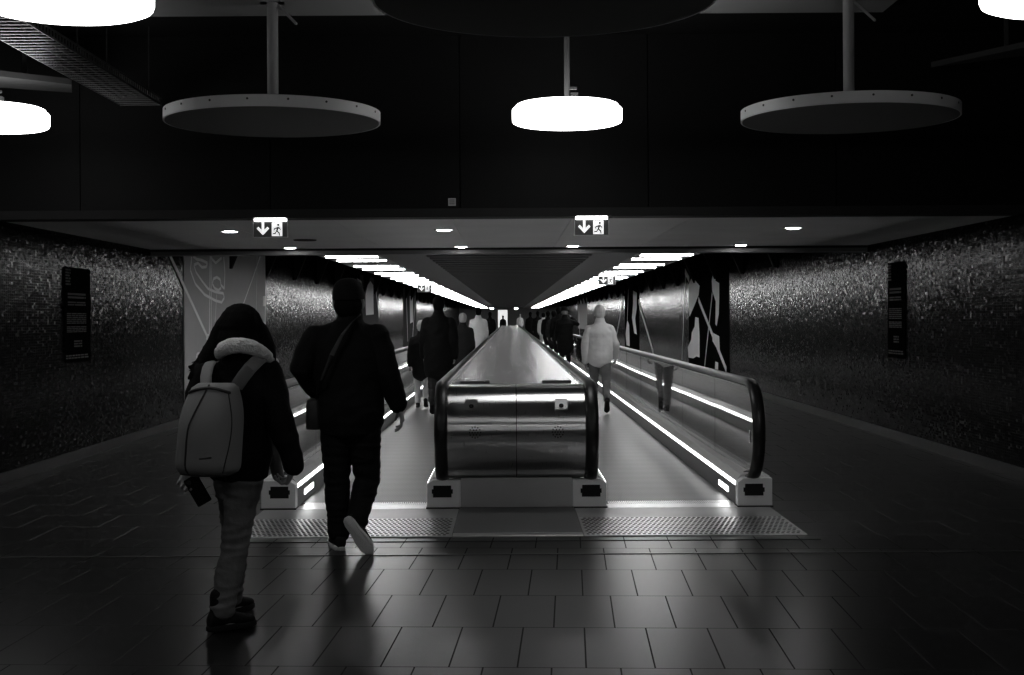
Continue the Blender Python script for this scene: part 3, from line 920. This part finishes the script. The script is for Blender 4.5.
# ------------------------------------------------------------------ people
def remesh(mb, vox, it=3, wrinkle=None):
    me = mb.mesh('tmp')
    o = bpy.data.objects.new('tmp', me); COL.objects.link(o)
    r = o.modifiers.new('r', 'REMESH'); r.mode = 'VOXEL'; r.voxel_size = vox
    if it:
        s = o.modifiers.new('s', 'SMOOTH'); s.iterations = it; s.factor = .5
    dg = bpy.context.evaluated_depsgraph_get(); dg.update()
    out = bpy.data.meshes.new_from_object(o.evaluated_get(dg), depsgraph=dg)
    bpy.data.objects.remove(o); bpy.data.meshes.remove(me)
    if wrinkle:
        new = []
        for v in out.vertices:
            d = wrinkle(v.co)
            new.append(v.co + v.normal * d)
        for v, c in zip(out.vertices, new): v.co = c
    out.polygons.foreach_set('use_smooth', [True] * len(out.polygons))
    out.update()
    return out

def fold(amp, f=(7, 7, 22), amp2=0, seed=0):
    def g(c):
        q = Vector((c.x * f[0] + seed, c.y * f[1], c.z * f[2]))
        n = noise.noise(q)
        return amp * (1 - 2 * abs(n)) * .8 + amp2 * noise.noise(Vector((c.x * 9, c.y * 9 + seed, c.z * 9)))
    return g

def put(name, me, m, parent, base):
    me.transform(Matrix.Translation(-Vector(base)))
    return link(name, me, m, parent)

def hand_into(mb, wrist, d, pn, thumb, curl=(25, 35, 25), sc=1.0, spread=4):
    # d: wrist to knuckles, pn: side the palm faces, thumb: sideways direction of the thumb
    wrist = Vector(wrist); d = Vector(d).normalized(); pn = Vector(pn); pn = (pn - d * pn.dot(d)).normalized()
    th = Vector(thumb); th = (th - d * th.dot(d) - pn * th.dot(pn)).normalized()
    k = sc
    mb.tube([wrist - d * .03 * k, wrist + d * .02 * k, wrist + d * .06 * k, wrist + d * .092 * k],
            [(.026 * k, .020 * k), (.033 * k, .018 * k), (.042 * k, .016 * k), (.043 * k, .013 * k)], ref=th, n=14)
    L = [(.042, .026, .020), (.047, .030, .022), (.044, .028, .021), (.034, .021, .018)]
    for i in range(4):
        off = (1.5 - i) * .0225 * k
        p = wrist + d * (.092 - .006 * abs(i - 1)) * k + th * off
        dirn = (d + th * math.tan(math.radians(spread * (1.5 - i)))).normalized()
        pts = [p - dirn * .012 * k, p]; a = 0
        for seg, c in zip(L[i], curl):
            a += math.radians(c + 3 * i)
            v = dirn * math.cos(a) + pn * math.sin(a)
            p = p + v * seg * k; pts.append(p)
        mb.tube(pts, [.0095 * k, .0095 * k, .0088 * k, .0082 * k, .0070 * k], ref=th, n=10)
    p = wrist + d * .025 * k + th * .026 * k
    v1 = (d * .6 + th * .7 + pn * .35).normalized(); v2 = (d * .85 + th * .30 + pn * .45).normalized()
    mb.tube([p - v1 * .015 * k, p + v1 * .04 * k, p + v1 * .04 * k + v2 * .032 * k, p + v1 * .04 * k + v2 * .056 * k],
            [.014 * k, .0115 * k, .0098 * k, .0078 * k], ref=pn, n=10)

def head_into(mb, c, f, r, u, k=1.0):
    c = Vector(c)
    rot = Matrix((r, f, u)).transposed()
    mb.ell(c + u * .018 * k, (.074 * k, .094 * k, .100 * k), rot=rot)
    mb.ell(c + f * .022 * k - u * .05 * k, (.056 * k, .066 * k, .066 * k), rot=rot)          # jaw
    mb.tube([c + f * .088 * k + u * .02 * k, c + f * .108 * k - u * .02 * k, c + f * .092 * k - u * .034 * k], [.009 * k, .014 * k, .012 * k], ref=r, n=10)   # nose
    mb.tube([c + f * .080 * k - u * .062 * k - r * .02 * k, c + f * .088 * k - u * .062 * k, c + f * .080 * k - u * .062 * k + r * .02 * k], [.008 * k, .010 * k, .008 * k], ref=u, n=8)  # mouth
    mb.ell(c + f * .072 * k - u * .100 * k, (.022 * k, .018 * k, .016 * k), rot=rot)          # chin
    for s in (-1, 1):
        mb.ell(c + r * s * .078 * k - f * .004 * k - u * .012 * k, (.010 * k, .020 * k, .032 * k), rot=rot)   # ear
        mb.ell(c + f * .080 * k + r * s * .031 * k + u * .018 * k, (.014 * k, .010 * k, .009 * k), rot=rot)  # brow and eye

def shoe_frame(an, f, u):
    f = Vector(f).normalized(); u = Vector(u); u = (u - f * u.dot(f)).normalized(); w = f.cross(u)
    return Vector(an), f, u, w

def shoe_parts(an, f, u, k=1.0, boot=False):
    # an: ankle centre; f heel to toe; u up out of the shoe
    an, f, u, w = shoe_frame(an, f, u)
    g = an - u * .085 * k                       # on the sole plane, under the ankle
    up = MB()
    st = [(-.075, .030, .030, .045), (-.06, .036, .045, .055), (-.02, .038, .056, .062), (.03, .040, .046, .052), (.09, .045, .034, .040), (.145, .044, .026, .031), (.185, .030, .020, .026), (.197, .012, .012, .020)]
    rs = []
    for x, hw, hh, cz in st:
        rs.append([g + f * x * k + w * hw * k * math.cos(2 * math.pi * q / 18) + u * (max(cz - .012, hh + .018) + hh * math.sin(2 * math.pi * q / 18)) * k for q in range(18)])
    up.rings(rs)
    up.tube([an - u * .015 * k - f * .012 * k, an + u * (.10 if boot else .015) * k - f * .012 * k], [(.046 * k, .05 * k), (.046 * k, .05 * k)], ref=w, n=14)
    so = MB()
    poly = []
    for x, hw in ((-.082, .012), (-.07, .028), (-.04, .036), (.02, .036), (.09, .047), (.15, .046), (.188, .030), (.204, .010)):
        poly.append((x, hw))
    P2 = [(x, h) for x, h in poly] + [(x, -h) for x, h in poly[::-1]]
    lay = []
    for z, e in ((0, .94), (.006, 1.0), (.026, 1.0), (.030, .95)):
        lay.append([g + f * (.06 + (x - .06) * (1 if e == 1 else e)) * k + w * y * e * k + u * z * k for x, y in P2])
    so.rings(lay)
    return up, so

def person(label, J, yaw, k=1.0, vox=.012, top='jacket', topm='blackcloth', legm='blackdenim', hairm='hair', head='hair', group=None,
           fat=1.0, hem=.80, hk=1.1, collar=.035, legfold=.008, shoes=None, hands=None, seed=0, legr=None, sleeve=1.0, torso_fat=1.0, name='person', solem=None):
    fwd = Vector((math.sin(yaw), math.cos(yaw), 0)); rt = Vector((math.cos(yaw), -math.sin(yaw), 0)); up = Vector((0, 0, 1))
    J = {a: Vector(b) for a, b in J.items()}
    base = Vector((J['pelvis'].x, J['pelvis'].y, 0))
    K = k
    nk, ch, wa, pe, hd = J['neck'], J['chest'], J['waist'], J['pelvis'], J['head']
    hu = (hd - nk).normalized(); hu = (hu + up * 1.2).normalized()
    hf = (fwd - hu * fwd.dot(hu)).normalized(); hr = hf.cross(hu)
    # ---- body
    b = MB()
    b.tube([pe - up * .07 * K, pe, wa, ch, nk - up * .05 * K, nk], [(.15 * K, .10 * K), (.155 * K, .105 * K), (.125 * K, .09 * K), (.15 * K, .105 * K), (.12 * K, .075 * K), (.06 * K, .06 * K)], ref=rt, n=18)
    b.tube([nk - up * .03 * K, (nk + hd) / 2, hd - hu * .03 * K], [.056 * K, .052 * K, .052 * K], ref=rt)
    KH = K * hk
    head_into(b, hd, hf, hr, hu, KH)
    for s in 'LR':
        sh, el, wr = J['sh' + s], J['el' + s], J['wr' + s]
        b.tube([nk - up * .06 * K, sh, (sh + el) / 2, el, (el + wr) / 2, wr], [.05 * K, .052 * K, .046 * K, .037 * K, .036 * K, .026 * K], ref=fwd)
        sg = -1 if s == 'L' else 1
        d = J.get('hd' + s, wr + (wr - el)) - wr
        hh = (hands or {}).get(s, {})
        hand_into(b, wr + d.normalized() * .01 * K, d, hh.get('pn', rt * -sg), hh.get('thumb', fwd), hh.get('curl', (18, 25, 18)), K * hh.get('k', 1), hh.get('spread', 4))
        hp, kn, an = J['hip' + s], J['kn' + s], J['an' + s]
        b.tube([hp, (hp * 2 + kn) / 3, kn, (kn * 2 + an) / 3, an], [.082 * K, .074 * K, .052 * K, .052 * K, .036 * K], ref=rt)
        f, u = J.get('ft' + s, fwd), J.get('fu' + s, up)
        a, f, u, w = shoe_frame(an, f, u)
        g = a - u * .05 * K
        b.tube([a - f * .025 * K - u * .03 * K, g + f * .05 * K, g + f * .15 * K - u * .006 * K], [(.028 * K, .030 * K), (.034 * K, .025 * K), (.03 * K, .018 * K)], ref=w)
    me = remesh(b, min(vox, .0052) if hands else vox, 2)
    me.transform(Matrix.Translation(-base))
    root = link(name, me, M['skin'], None, base)
    tag(root, label, 'person', group)
    # ---- trousers
    lr = legr or (.098, .088, .072, .066, .058)
    t = MB()
    hc = (J['hipL'] + J['hipR']) / 2
    t.tube([wa - up * .02 * K, pe, hc - up * .05 * K], [(.150 * K * fat, .112 * K * fat), (.168 * K * fat, .125 * K * fat), (.150 * K * fat, .115 * K * fat)], ref=rt, n=18)
    for s in 'LR':
        hp, kn, an = J['hip' + s], J['kn' + s], J['an' + s]
        e = an + (kn - an).normalized() * .03 * K
        t.tube([hp + (hp - kn).normalized() * .02, (hp * 2 + kn) / 3, (hp + kn * 3) / 4, kn, (kn * 2 + an) / 3, (kn + an * 3) / 4, e],
               [lr[0] * K, lr[1] * K * 1.02, lr[2] * K * 1.06, lr[2] * K, lr[3] * K, lr[4] * K, lr[4] * K * 1.04], ref=rt, n=16)
    put('trousers', remesh(t, vox, 3, fold(legfold * K, (5, 5, 22), .004, seed)), M[legm], root, base)
    # ---- upper garment
    g = MB()
    hemp = Vector((pe.x, pe.y, hem * K)) if hem < 5 else Vector((pe.x, pe.y, hem - 10))
    tf = torso_fat
    g.tube([hemp, pe + up * .02 * K, wa, ch, ch + (nk - ch) * .55, nk + up * .005 * K, nk + up * collar * K],
           [(.185 * K * tf, .135 * K * tf), (.185 * K * tf, .138 * K * tf), (.178 * K * tf, .128 * K * tf), (.20 * K * tf, .142 * K), (.140 * K * tf, .110 * K), (.085 * K, .082 * K), (.076 * K, .076 * K)], ref=rt, n=20)
    for s in 'LR':
        sh, el, wr = J['sh' + s], J['el' + s], J['wr' + s]
        g.tube([nk - up * .045 * K, (nk - up * .045 * K) * .45 + sh * .55, sh], [.062 * K, .060 * K, .062 * K], ref=fwd, n=14)
        q = sleeve
        g.tube([sh, (sh + el) / 2, el, (el + wr) / 2, wr], [.068 * K * q, .070 * K * q, .063 * K * q, .058 * K * q, .048 * K * q], ref=fwd, n=14)
        g.tube([ch + (sh - ch) * .35, ch + (sh - ch) * .9 - up * .02 * K], [.10 * K, .068 * K], ref=fwd, n=14)
    put(top, remesh(g, vox, 4, fold(.010 * K, (6, 6, 9), .006, seed + 3)), M[topm], root, base)
    # ---- shoes
    for s in 'LR':
        u1, so = shoe_parts(J['an' + s], J.get('ft' + s, fwd), J.get('fu' + s, up), K, shoes == 'boot')
        me2 = remesh(u1, max(vox * .6, .006), 2)
        sh_o = put('shoe', me2, M['shoe'], root, base)
        so_me = so.mesh('sole', base); smooth(so_me, 50)
        link('sole', so_me, M[solem or 'shoe'], sh_o)
    # ---- hair or headwear
    rot = Matrix((hr, hf, hu)).transposed()
    h = MB()
    if head in ('hair', 'short'):
        h.ell(hd - hf * .016 * KH + hu * .034 * KH, (.084 * KH, .097 * KH, .098 * KH), rot=rot)
        h.ell(hd - hf * .045 * KH - hu * .02 * KH, (.072 * KH, .060 * KH, .075 * KH), rot=rot)
        put('hair', remesh(h, max(vox * .7, .006), 2, fold(.004, (40, 40, 12))), M[hairm], root, base)
    elif head == 'cap':
        rs = []
        for z, q in ((-.004, 1.0), (.03, 1.0), (.06, .95), (.085, .82), (.103, .60), (.112, .34), (.115, .06)):
            rs.append([hd + hu * (z + .01) * KH + rot @ Vector((.086 * q * math.cos(2 * math.pi * n / 28), .104 * q * math.sin(2 * math.pi * n / 28) - .002, 0)) * KH for n in range(28)])
        h.rings(rs)
        c = put('cap', h.mesh('cap'), M[topm], root, base); smooth(c.data, 60)
        v = MB(); pr = []
        for n in range(13):
            a = math.radians(-60 + 10 * n); pr.append(hd + hu * .012 * KH + rot @ Vector((.088 * math.sin(a), .07 + .105 * math.cos(a), -.012)) * KH)
        v.prism(pr, hu * .006)
        put('brim', v.mesh('b'), M[topm], c, base)
        h = MB()
        h.ell(hd - hf * .03 * KH - hu * .025 * KH, (.077 * KH, .070 * KH, .075 * KH), rot=rot)
        put('hair', remesh(h, max(vox * .7, .006), 2), M[hairm], root, base)
    elif head == 'hat':
        prof = [(.13, 0), (.135, .008), (.09, .016), (.086, .09), (.07, .11), (.02, .115)]
        h.rings([[hd + hu * (z + .03) * KH + rot @ Vector((q * math.cos(2 * math.pi * n / 24), q * 1.1 * math.sin(2 * math.pi * n / 24), 0)) * KH for n in range(24)] for q, z in prof])
        c = put('hat', h.mesh('hat'), M[topm], root, base); smooth(c.data, 50)
    return root, base, dict(f=fwd, r=rt, hf=hf, hr=hr, hu=hu, rot=rot)

DZ = .020      # riders stand on the belt
def stand(X, Y, h=1.75, yaw=0.0, stride=0.0, side=1, over=None):
    # joints of an upright or walking figure at (X, Y) facing yaw
    k = h / 1.75
    f = Vector((math.sin(yaw), math.cos(yaw), 0)); r = Vector((math.cos(yaw), -math.sin(yaw), 0))
    def p(x, y, z): return Vector((X, Y, DZ)) + (r * x + f * y) * k + Vector((0, 0, z * k))
    d = stride
    J = dict(head=p(0, .03, 1.635), neck=p(0, 0, 1.485), chest=p(0, 0, 1.31), waist=p(0, 0, 1.10), pelvis=p(0, 0, .95))
    for s, sg in (('L', -1), ('R', 1)):
        m = sg * side * d
        J['sh' + s] = p(sg * .175, 0, 1.375)
        J['el' + s] = p(sg * .222, -.02 - m * .25, 1.12)
        J['wr' + s] = p(sg * .235, .06 - m * .45, .88)
        J['hd' + s] = p(sg * .225, .09 - m * .5, .74)
        J['hip' + s] = p(sg * .09, 0, .91)
        J['kn' + s] = p(sg * .095, .03 + m * .45 if m > 0 else m * .25 + .03, .50 if m >= 0 else .51)
        J['an' + s] = p(sg * .09, m * .9 if m > 0 else m * 1.0, .085 if m >= 0 else .09 * math.cos(min(1.1, -m * 2.6)) + .21 * math.sin(min(1.1, -m * 2.6)))
        if m < -.05:
            a = min(1.1, abs(m) * 2.6); J['ft' + s] = f * math.cos(a) - Vector((0, 0, 1)) * math.sin(a); J['fu' + s] = Vector((0, 0, 1)) * math.cos(a) + f * math.sin(a)
    if over: J.update({a: p(*b) for a, b in over.items()})
    return J, k

# --- capped man in the black jacket, walking onto the left walkway
DM = 8.95
J = dict(head=P(348.5, 301, DM), neck=P(350, 320, DM), chest=P(349, 350, DM), waist=P(349, 388, DM), pelvis=P(350, 414, DM),
         shL=P(315, 338, DM), shR=P(377, 335, DM), elL=P(301, 368, DM - .02), wrL=P(320, 396, DM + .16), hdL=P(330, 406, DM + .2),
         elR=P(388, 374, DM - .03), wrR=P(398, 405, DM + .03), hdR=P(403, 421, DM + .05),
         hipL=P(337, 424, DM), hipR=P(364, 424, DM), knL=P(337, 480, DM + .02), anL=P(339, 534, DM + .0),
         knR=P(367, 480, DM + .03), anR=P(356, 524, 8.80))
J['ftL'] = Vector((-.32, .94, 0)); J['fuL'] = Vector((0, 0, 1))
J['ftR'] = Vector((.155, .03, -.235)); J['fuR'] = Vector((.1, 1, .25))
J['anL'].z = .087
man, mb0, mf = person('man in a black jacket and dark cap, stepping with one pale sole raised', J, 0.0, k=1.04, hk=1.2, vox=.0085, head='cap',
                      hem=10 + P(349, 421, DM).z, hands=dict(R=dict(thumb=(-.5, .6, 0), pn=(-1, -.2, 0), curl=(22, 30, 20))), solem='sole',
                      legr=(.108, .100, .083, .078, .067), sleeve=1.16, torso_fat=1.18, seed=2)
# his shoulder bag and strap
t = thing('shoulder_bag', P(316, 418, DM - .05), 'small black bag at left hip of the capped man', 'bag')
b = MB(); c = P(315, 413, DM); rs = []
for z, w, d in ((-.11, .045, .05), (-.105, .055, .09), (-.05, .058, .10), (.05, .055, .10), (.09, .05, .09), (.10, .03, .06)):
    rs.append([c + Vector((w * abs(math.cos(a)) ** .6 * (1 if math.cos(a) > 0 else -1), d * abs(math.sin(a)) ** .6 * (1 if math.sin(a) > 0 else -1), z)) for a in [2 * math.pi * q / 24 for q in range(24)]])
b.rings(rs); obj('bag_body', b, M['packdark'], t, True)
b = MB()
pts = [P(316, 405, DM - .02), P(322, 380, DM - .19), P(332, 355, DM - .205), P(342, 335, DM - .19), P(352, 322, DM - .13), P(360, 315, DM - .05)]
b.tube(pts, [(.016, .004)] * 6, ref=(.7, 0, .7), n=10); obj('strap', b, M['packdark'], t, True)

# --- woman with the grey backpack
DW = 6.70; yw = math.radians(26)
J = dict(head=P(241, 329, DW + .02), neck=P(240, 354, DW), chest=P(238, 388, DW), waist=P(238, 430, DW), pelvis=P(238, 460, DW),
         shL=P(206, 374, DW - .06), shR=P(268, 372, DW + .0), elL=P(193, 424, DW - .06), wrL=P(191, 466, DW - .0), hdL=P(185, 484, DW - .02),
         elR=P(281, 424, DW - .12), wrR=P(294, 466, DW - .10), hdR=P(288, 482, DW - .06),
         hipL=P(230, 468, DW + .03), hipR=P(246, 468, DW - .02), knL=P(237, 536, DW + .16), anL=P(230, 596, DW + .28),
         knR=P(235, 545, DW - .02), anR=P(221, 604, 6.62))
J['anR'].z = .085; J['anL'].z = .085
J['ftR'] = Vector((.80, .60, 0)); J['ftL'] = Vector((.45, .9, 0))
wom, wb0, wf = person('woman with long black hair and pale fleece collar, phone in her left hand', J, yw, k=.93, hk=1.05, vox=.0075, head='none', legm='denim',
                      hem=10 + P(238, 462, DW).z, fat=.94, legfold=.012, collar=0, shoes='boot', seed=5, legr=(.098, .088, .071, .068, .064), sleeve=1.08, torso_fat=1.06,
                      hands=dict(L=dict(thumb=(.85, -.2, .3), pn=(.25, -1, 0), curl=(38, 50, 35), k=1.0), R=dict(thumb=(-.3, .9, .1), pn=(-.9, .1, 0), curl=(45, 55, 30))))
# hair: crown, locks down both sides in front of the collar, wind-blown ends at the left
h = MB(); hd = P(241, 329, DW + .02); rot = wf['rot']
h.ell(hd + Vector((0, -.012, .004)), (.112, .122, .124), rot=rot)
h.ell(hd + Vector((-.008, -.03, -.055)), (.118, .112, .10), rot=rot)
for pts, rr in (
        ([P(226, 325, DW - .02), P(217, 345, DW - .03), P(207, 360, DW - .05), P(197, 376, DW - .08), P(192, 392, DW - .08)], [.05, .05, .045, .035, .015]),
        ([P(222, 330, DW + .04), P(212, 350, DW + .03), P(201, 366, DW + .0), P(189, 378, DW - .05)], [.045, .045, .036, .008]),
        ([P(218, 340, DW + .02), P(207, 358, DW - .02), P(193, 369, DW - .06), P(189, 366.5, DW - .08)], [.036, .034, .02, .006]),
        ([P(257, 328, DW), P(265, 345, DW - .01), P(269, 356, DW - .01), P(272, 366, DW + .02)], [.04, .042, .036, .02]),
        ([P(258, 330, DW + .05), P(267, 350, DW + .05), P(272, 366, DW + .06)], [.05, .045, .02])):
    h.tube(pts, rr, ref=wf['r'], n=12)
put('hair', remesh(h, .006, 3, fold(.005, (30, 30, 8))), M['hair'], wom, wb0)
st = MB()
for a, b2 in (((200, 372), (188.5, 376)), ((199, 366), (190, 366)), ((198, 369), (189, 371)), ((203, 362), (192, 362.5))):
    st.tube([P(*a, DW - .07), (P(*a, DW - .07) + P(*b2, DW - .1)) / 2 + Vector((0, 0, .008)), P(*b2, DW - .1)], [.007, .005, .0015], n=6)
obj('loose_strand', st, M['hair'], wom, True)
# pale fleece collar round the back of the neck
c = MB()
cc = [P(219, 357, DW + .04), P(218.5, 354, DW - .05), P(223, 349, DW - .12), P(231, 346, DW - .165), P(241, 345.5, DW - .18), P(251, 347, DW - .165), P(260, 351, DW - .13), P(267, 356, DW - .07), P(272, 361, DW + .02), P(275, 362, DW + .09)]
c.tube(cc, [(.022, .022), (.030, .028), (.036, .03), (.038, .032), (.038, .032), (.036, .032), (.032, .03), (.028, .026), (.024, .022), (.02, .018)], ref=(0, 0, 1), n=14)
put('collar', remesh(c, .006, 2, fold(.004, (40, 40, 40))), M['fleece'], wom, wb0)

# backpack on her back
ypk = math.radians(13); bk = Vector((-math.sin(ypk), -math.cos(ypk), 0)); rt = Vector((math.cos(ypk), -math.sin(ypk), 0)); up = Vector((0, 0, 1))
C = P(214, 429, 6.42); hh = .222
lean = Vector((.03, 0, 0))
t = thing('backpack', C - up * hh, 'plain grey backpack with dark centre zip worn by the long haired woman', 'backpack')
def prof(v):           # v 0 bottom .. 1 top -> half width, depth
    w = .150 * (1 - max(0, v - .55) ** 2 * 1.5) * (1 - max(0, .12 - v) ** 2 * 14)
    d = .165 * (1 - max(0, v - .35) ** 2 * 1.35) * (1 - max(0, .15 - v) ** 2 * 16)
    return w, d
def pk(xf, v, lift=0):  # a point on the rounded back of the pack
    w, d = prof(v); e = 3.2
    y = d * max(0, 1 - abs(xf) ** e) ** (1 / e)
    return C + rt * xf * w + bk * (y + lift) + up * (v * 2 - 1) * hh + lean * (v - .5)
b = MB(); rs = []
NV = 22
for i in range(NV + 1):
    v = i / NV; w, d = prof(v); e = 2 / 3.2
    q = 1.0
    if i == 0: q = .80
    if i == NV: q = .82
    row = []
    for n in range(40):
        a = 2 * math.pi * n / 40; ca, sa = math.cos(a), math.sin(a)
        x = w * q * (abs(ca) ** e) * (1 if ca > 0 else -1); y = (d if sa > 0 else .03) * q * (abs(sa) ** e) * (1 if sa > 0 else -1)
        row.append(C + rt * x + bk * y + up * (v * 2 - 1) * hh + lean * (v - .5))
    rs.append(row)
b.rings(rs)
body = obj('pack_body', b, M['backpack'], t, True)
z = MB(); pts = [pk(-.02 - .38 * min(1, (1 - v) * 2.2), v, .001) for v in [.985 - .955 * i / 16 for i in range(17)]]
z.tube(pts, [.0045] * 17, n=8); obj('zip', z, M['packdark'], t, True)
z = MB(); z.tube([pk(-.85 + 1.7 * i / 14, .955 - .05 * abs(-1 + i / 7) ** 2, .002) for i in range(15)], [.008] * 15, n=8); obj('top_opening', z, M['packdark'], t, True)
z = MB(); z.tube([pk(.10 + .36 * i / 6, .215 + .012 * i / 6, .001) for i in range(7)], [.0045] * 7, n=8); obj('logo_tab', z, M['packdark'], t, True)
z = MB(); z.tube([pk(.80 + .12 * math.sin(i / 12 * 3.1), .06 + .86 * i / 12, .001) for i in range(13)], [.003] * 13, n=8); obj('side_seam', z, M['packdark'], t, True)
z = MB(); z.tube([pk(-.9 + 1.8 * i / 12, .03, .0) for i in range(13)], [.004] * 13, n=8); obj('bottom_seam', z, M['packdark'], t, True)
z = MB(); z.tube([pk(-.98, .32, .0), pk(-1.0, .40, .004), pk(-.98, .46, 0)], [(.012, .006)] * 3, ref=up, n=8); obj('side_tab', z, M['backpack'], t, True)
z = MB(); z.tube([P(237, 386, 6.52), P(243, 377, 6.50), P(250, 368, 6.49), P(257, 361, 6.53), P(262, 357, 6.62), P(264, 358, 6.72)], [(.033, .009)] * 6, ref=(.78, 0, -.62), n=12); obj('shoulder_strap', z, M['backpack'], t, True)
z = MB(); z.tube([P(206, 386, 6.46), P(206, 376, 6.50), P(208, 367, 6.55), P(211, 362, 6.62)], [(.028, .009)] * 4, ref=(1, 0, 0), n=12); obj('shoulder_strap', z, M['backpack'], t, True)
z = MB(); z.tube([P(218, 368, 6.52), P(217, 362, 6.50), P(220, 360, 6.50), P(222, 364, 6.51)], [.006] * 4, n=8); obj('grab_loop', z, M['packdark'], t, True)
# phone in her left hand
c = P(197.5, 490.5, DW - .075)
ax = (P(204, 502, DW) - P(190, 478, DW)).normalized(); n0 = Vector((-.25, -.95, .1)); n0 = (n0 - ax * n0.dot(ax)).normalized(); sd = ax.cross(n0)
t = thing('phone', c, 'black phone held low in left hand of the woman with the backpack', 'phone')
def slab(hw, hl, z0, z1, rc):
    pl = []
    for cx, cy, a0 in ((hw - rc, hl - rc, 0), (-hw + rc, hl - rc, 90), (-hw + rc, -hl + rc, 180), (hw - rc, -hl + rc, 270)):
        for q in range(5):
            a = math.radians(a0 + 22.5 * q); pl.append(c + sd * (cx + rc * math.cos(a)) + ax * (cy + rc * math.sin(a)) + n0 * z0)
    return MB().prism(pl, n0 * (z1 - z0))
obj('phone_body', slab(.040, .076, -.005, .004, .009), M['phone'], t)
obj('screen', slab(.036, .071, -.0062, -.005, .007), M['lockdark'], t)
obj('camera_bump', MB().tube([c + ax * -.055 + sd * .018 + n0 * .004, c + ax * -.055 + sd * .018 + n0 * .007], [.011, .011], ref=ax, n=16, ends=False), M['lockdark'], t)

# --- the walkers and riders further along
def walker(label, X, Y, h=1.75, yaw=0, stride=0, side=1, over=None, vox=.016, **kw):
    J, k = stand(X, Y, h, yaw, stride, side, over)
    return person(label, J, yaw, k=k, vox=vox, **kw)
walker('man in pale sweater and dark jeans walking on the right walkway', P(600, 360, 21.4).x, 21.4, 1.71, 0, .30, -1, vox=.012,
       top='sweater', topm='sweater', legm='middenim', hairm='greyhair', head='short', hem=.91, fat=.92, solem='shoe', seed=11, torso_fat=1.12,
       hands=dict(R=dict(curl=(30, 35, 25))), over=dict(elL=(-.25, -.03, 1.10), wrL=(-.24, .02, .84), hdL=(-.235, .04, .70), elR=(.26, .02, 1.12), wrR=(.27, .14, .91), hdR=(.27, .22, .80)))
walker('tall man in long black coat walking on the left walkway', P(439, 360, 21.2).x, 21.2, 1.86, 0, .22, 1, vox=.012, top='coat',
       hem=.68, legm='darkcloth', head='short', seed=12, torso_fat=1.22, sleeve=1.2, hands=dict(L=dict(curl=(20, 30, 20))))
walker('smaller person in dark coat partly hidden behind the tall black coat', P(421.5, 360, 22.8).x, 22.8, 1.48, 0, .15, -1, hem=.7, head='hair', hairm='greyhair', seed=13, legm='beige')
walker('grey haired person in dark quilted coat beside the tall black coat', P(463, 340, 28.5).x, 28.5, 1.62, .1, 0, 1, hem=.65, head='hair', hairm='greyhair', topm='darkcloth', seed=14, torso_fat=1.25)
walker('man in white jacket with black hair on the left walkway', P(478.5, 330, 39).x, 39.0, 1.82, .05, .1, 1, top='jacket', topm='whitecloth', head='short', hem=.72, seed=15, torso_fat=1.15)
walker('dark clothed person just beyond the white jacket on left walkway', P(490, 330, 65).x, 65.0, 1.80, 0, 0, 1, hem=.75, head='hair', seed=16, vox=.022)
walker('far dark figure standing before the glowing end panel', -.52, 106.0, 1.72, 0, 0, 1, hem=.75, head='hair', seed=17, vox=.03)
walker('man in black hat and coat with right arm raised, on right walkway', P(565, 340, 38).x, 38.0, 1.80, 0, 0, 1, hem=.62, head='hat', seed=18, vox=.02, torso_fat=1.2,
       over=dict(elR=(.36, .08, 1.30), wrR=(.20, .16, 1.48), hdR=(.12, .16, 1.58)))
walker('dark clothed person directly left of the black hat', P(554, 340, 46).x, 46.0, 1.76, 0, 0, 1, hem=.75, head='short', seed=19, vox=.022, topm='darkcloth', torso_fat=1.1)
walker('dark figure half hidden beyond the black hat in the right walkway crowd', P(559, 340, 42.5).x, 42.5, 1.86, 0, 0, 1, hem=.7, head='short', seed=20, vox=.022)
walker('dark figure nearest the divider in the far right walkway crowd', P(530.5, 325, 73).x, 73.0, 1.84, 0, 0, 1, hem=.65, head='short', seed=21, vox=.025, torso_fat=1.2)
walker('dark figure second from the divider in the far right walkway crowd', P(538, 325, 66).x, 66.0, 1.84, 0, 0, 1, hem=.65, head='hair', seed=22, vox=.025, torso_fat=1.2)
walker('figure in pale trousers among the dark far right walkway crowd', P(543.5, 325, 61).x, 61.0, 1.74, 0, 0, 1, hem=.80, head='hair', seed=23, vox=.025, legm='beige', topm='sweater')
walker('dark figure between pale trousers and the person left of the hat', P(548, 325, 54).x, 54.0, 1.78, 0, 0, 1, hem=.70, head='hair', seed=24, vox=.025, torso_fat=1.1)
walker('far figure all in white standing beyond the far end of the right walkway', P(520, 320, 110).x, 110.0, 1.84, 0, 0, 1, hem=.80, head='hair', hairm='greyhair', topm='whitecloth', legm='whitecloth', seed=25, vox=.03, torso_fat=1.1)
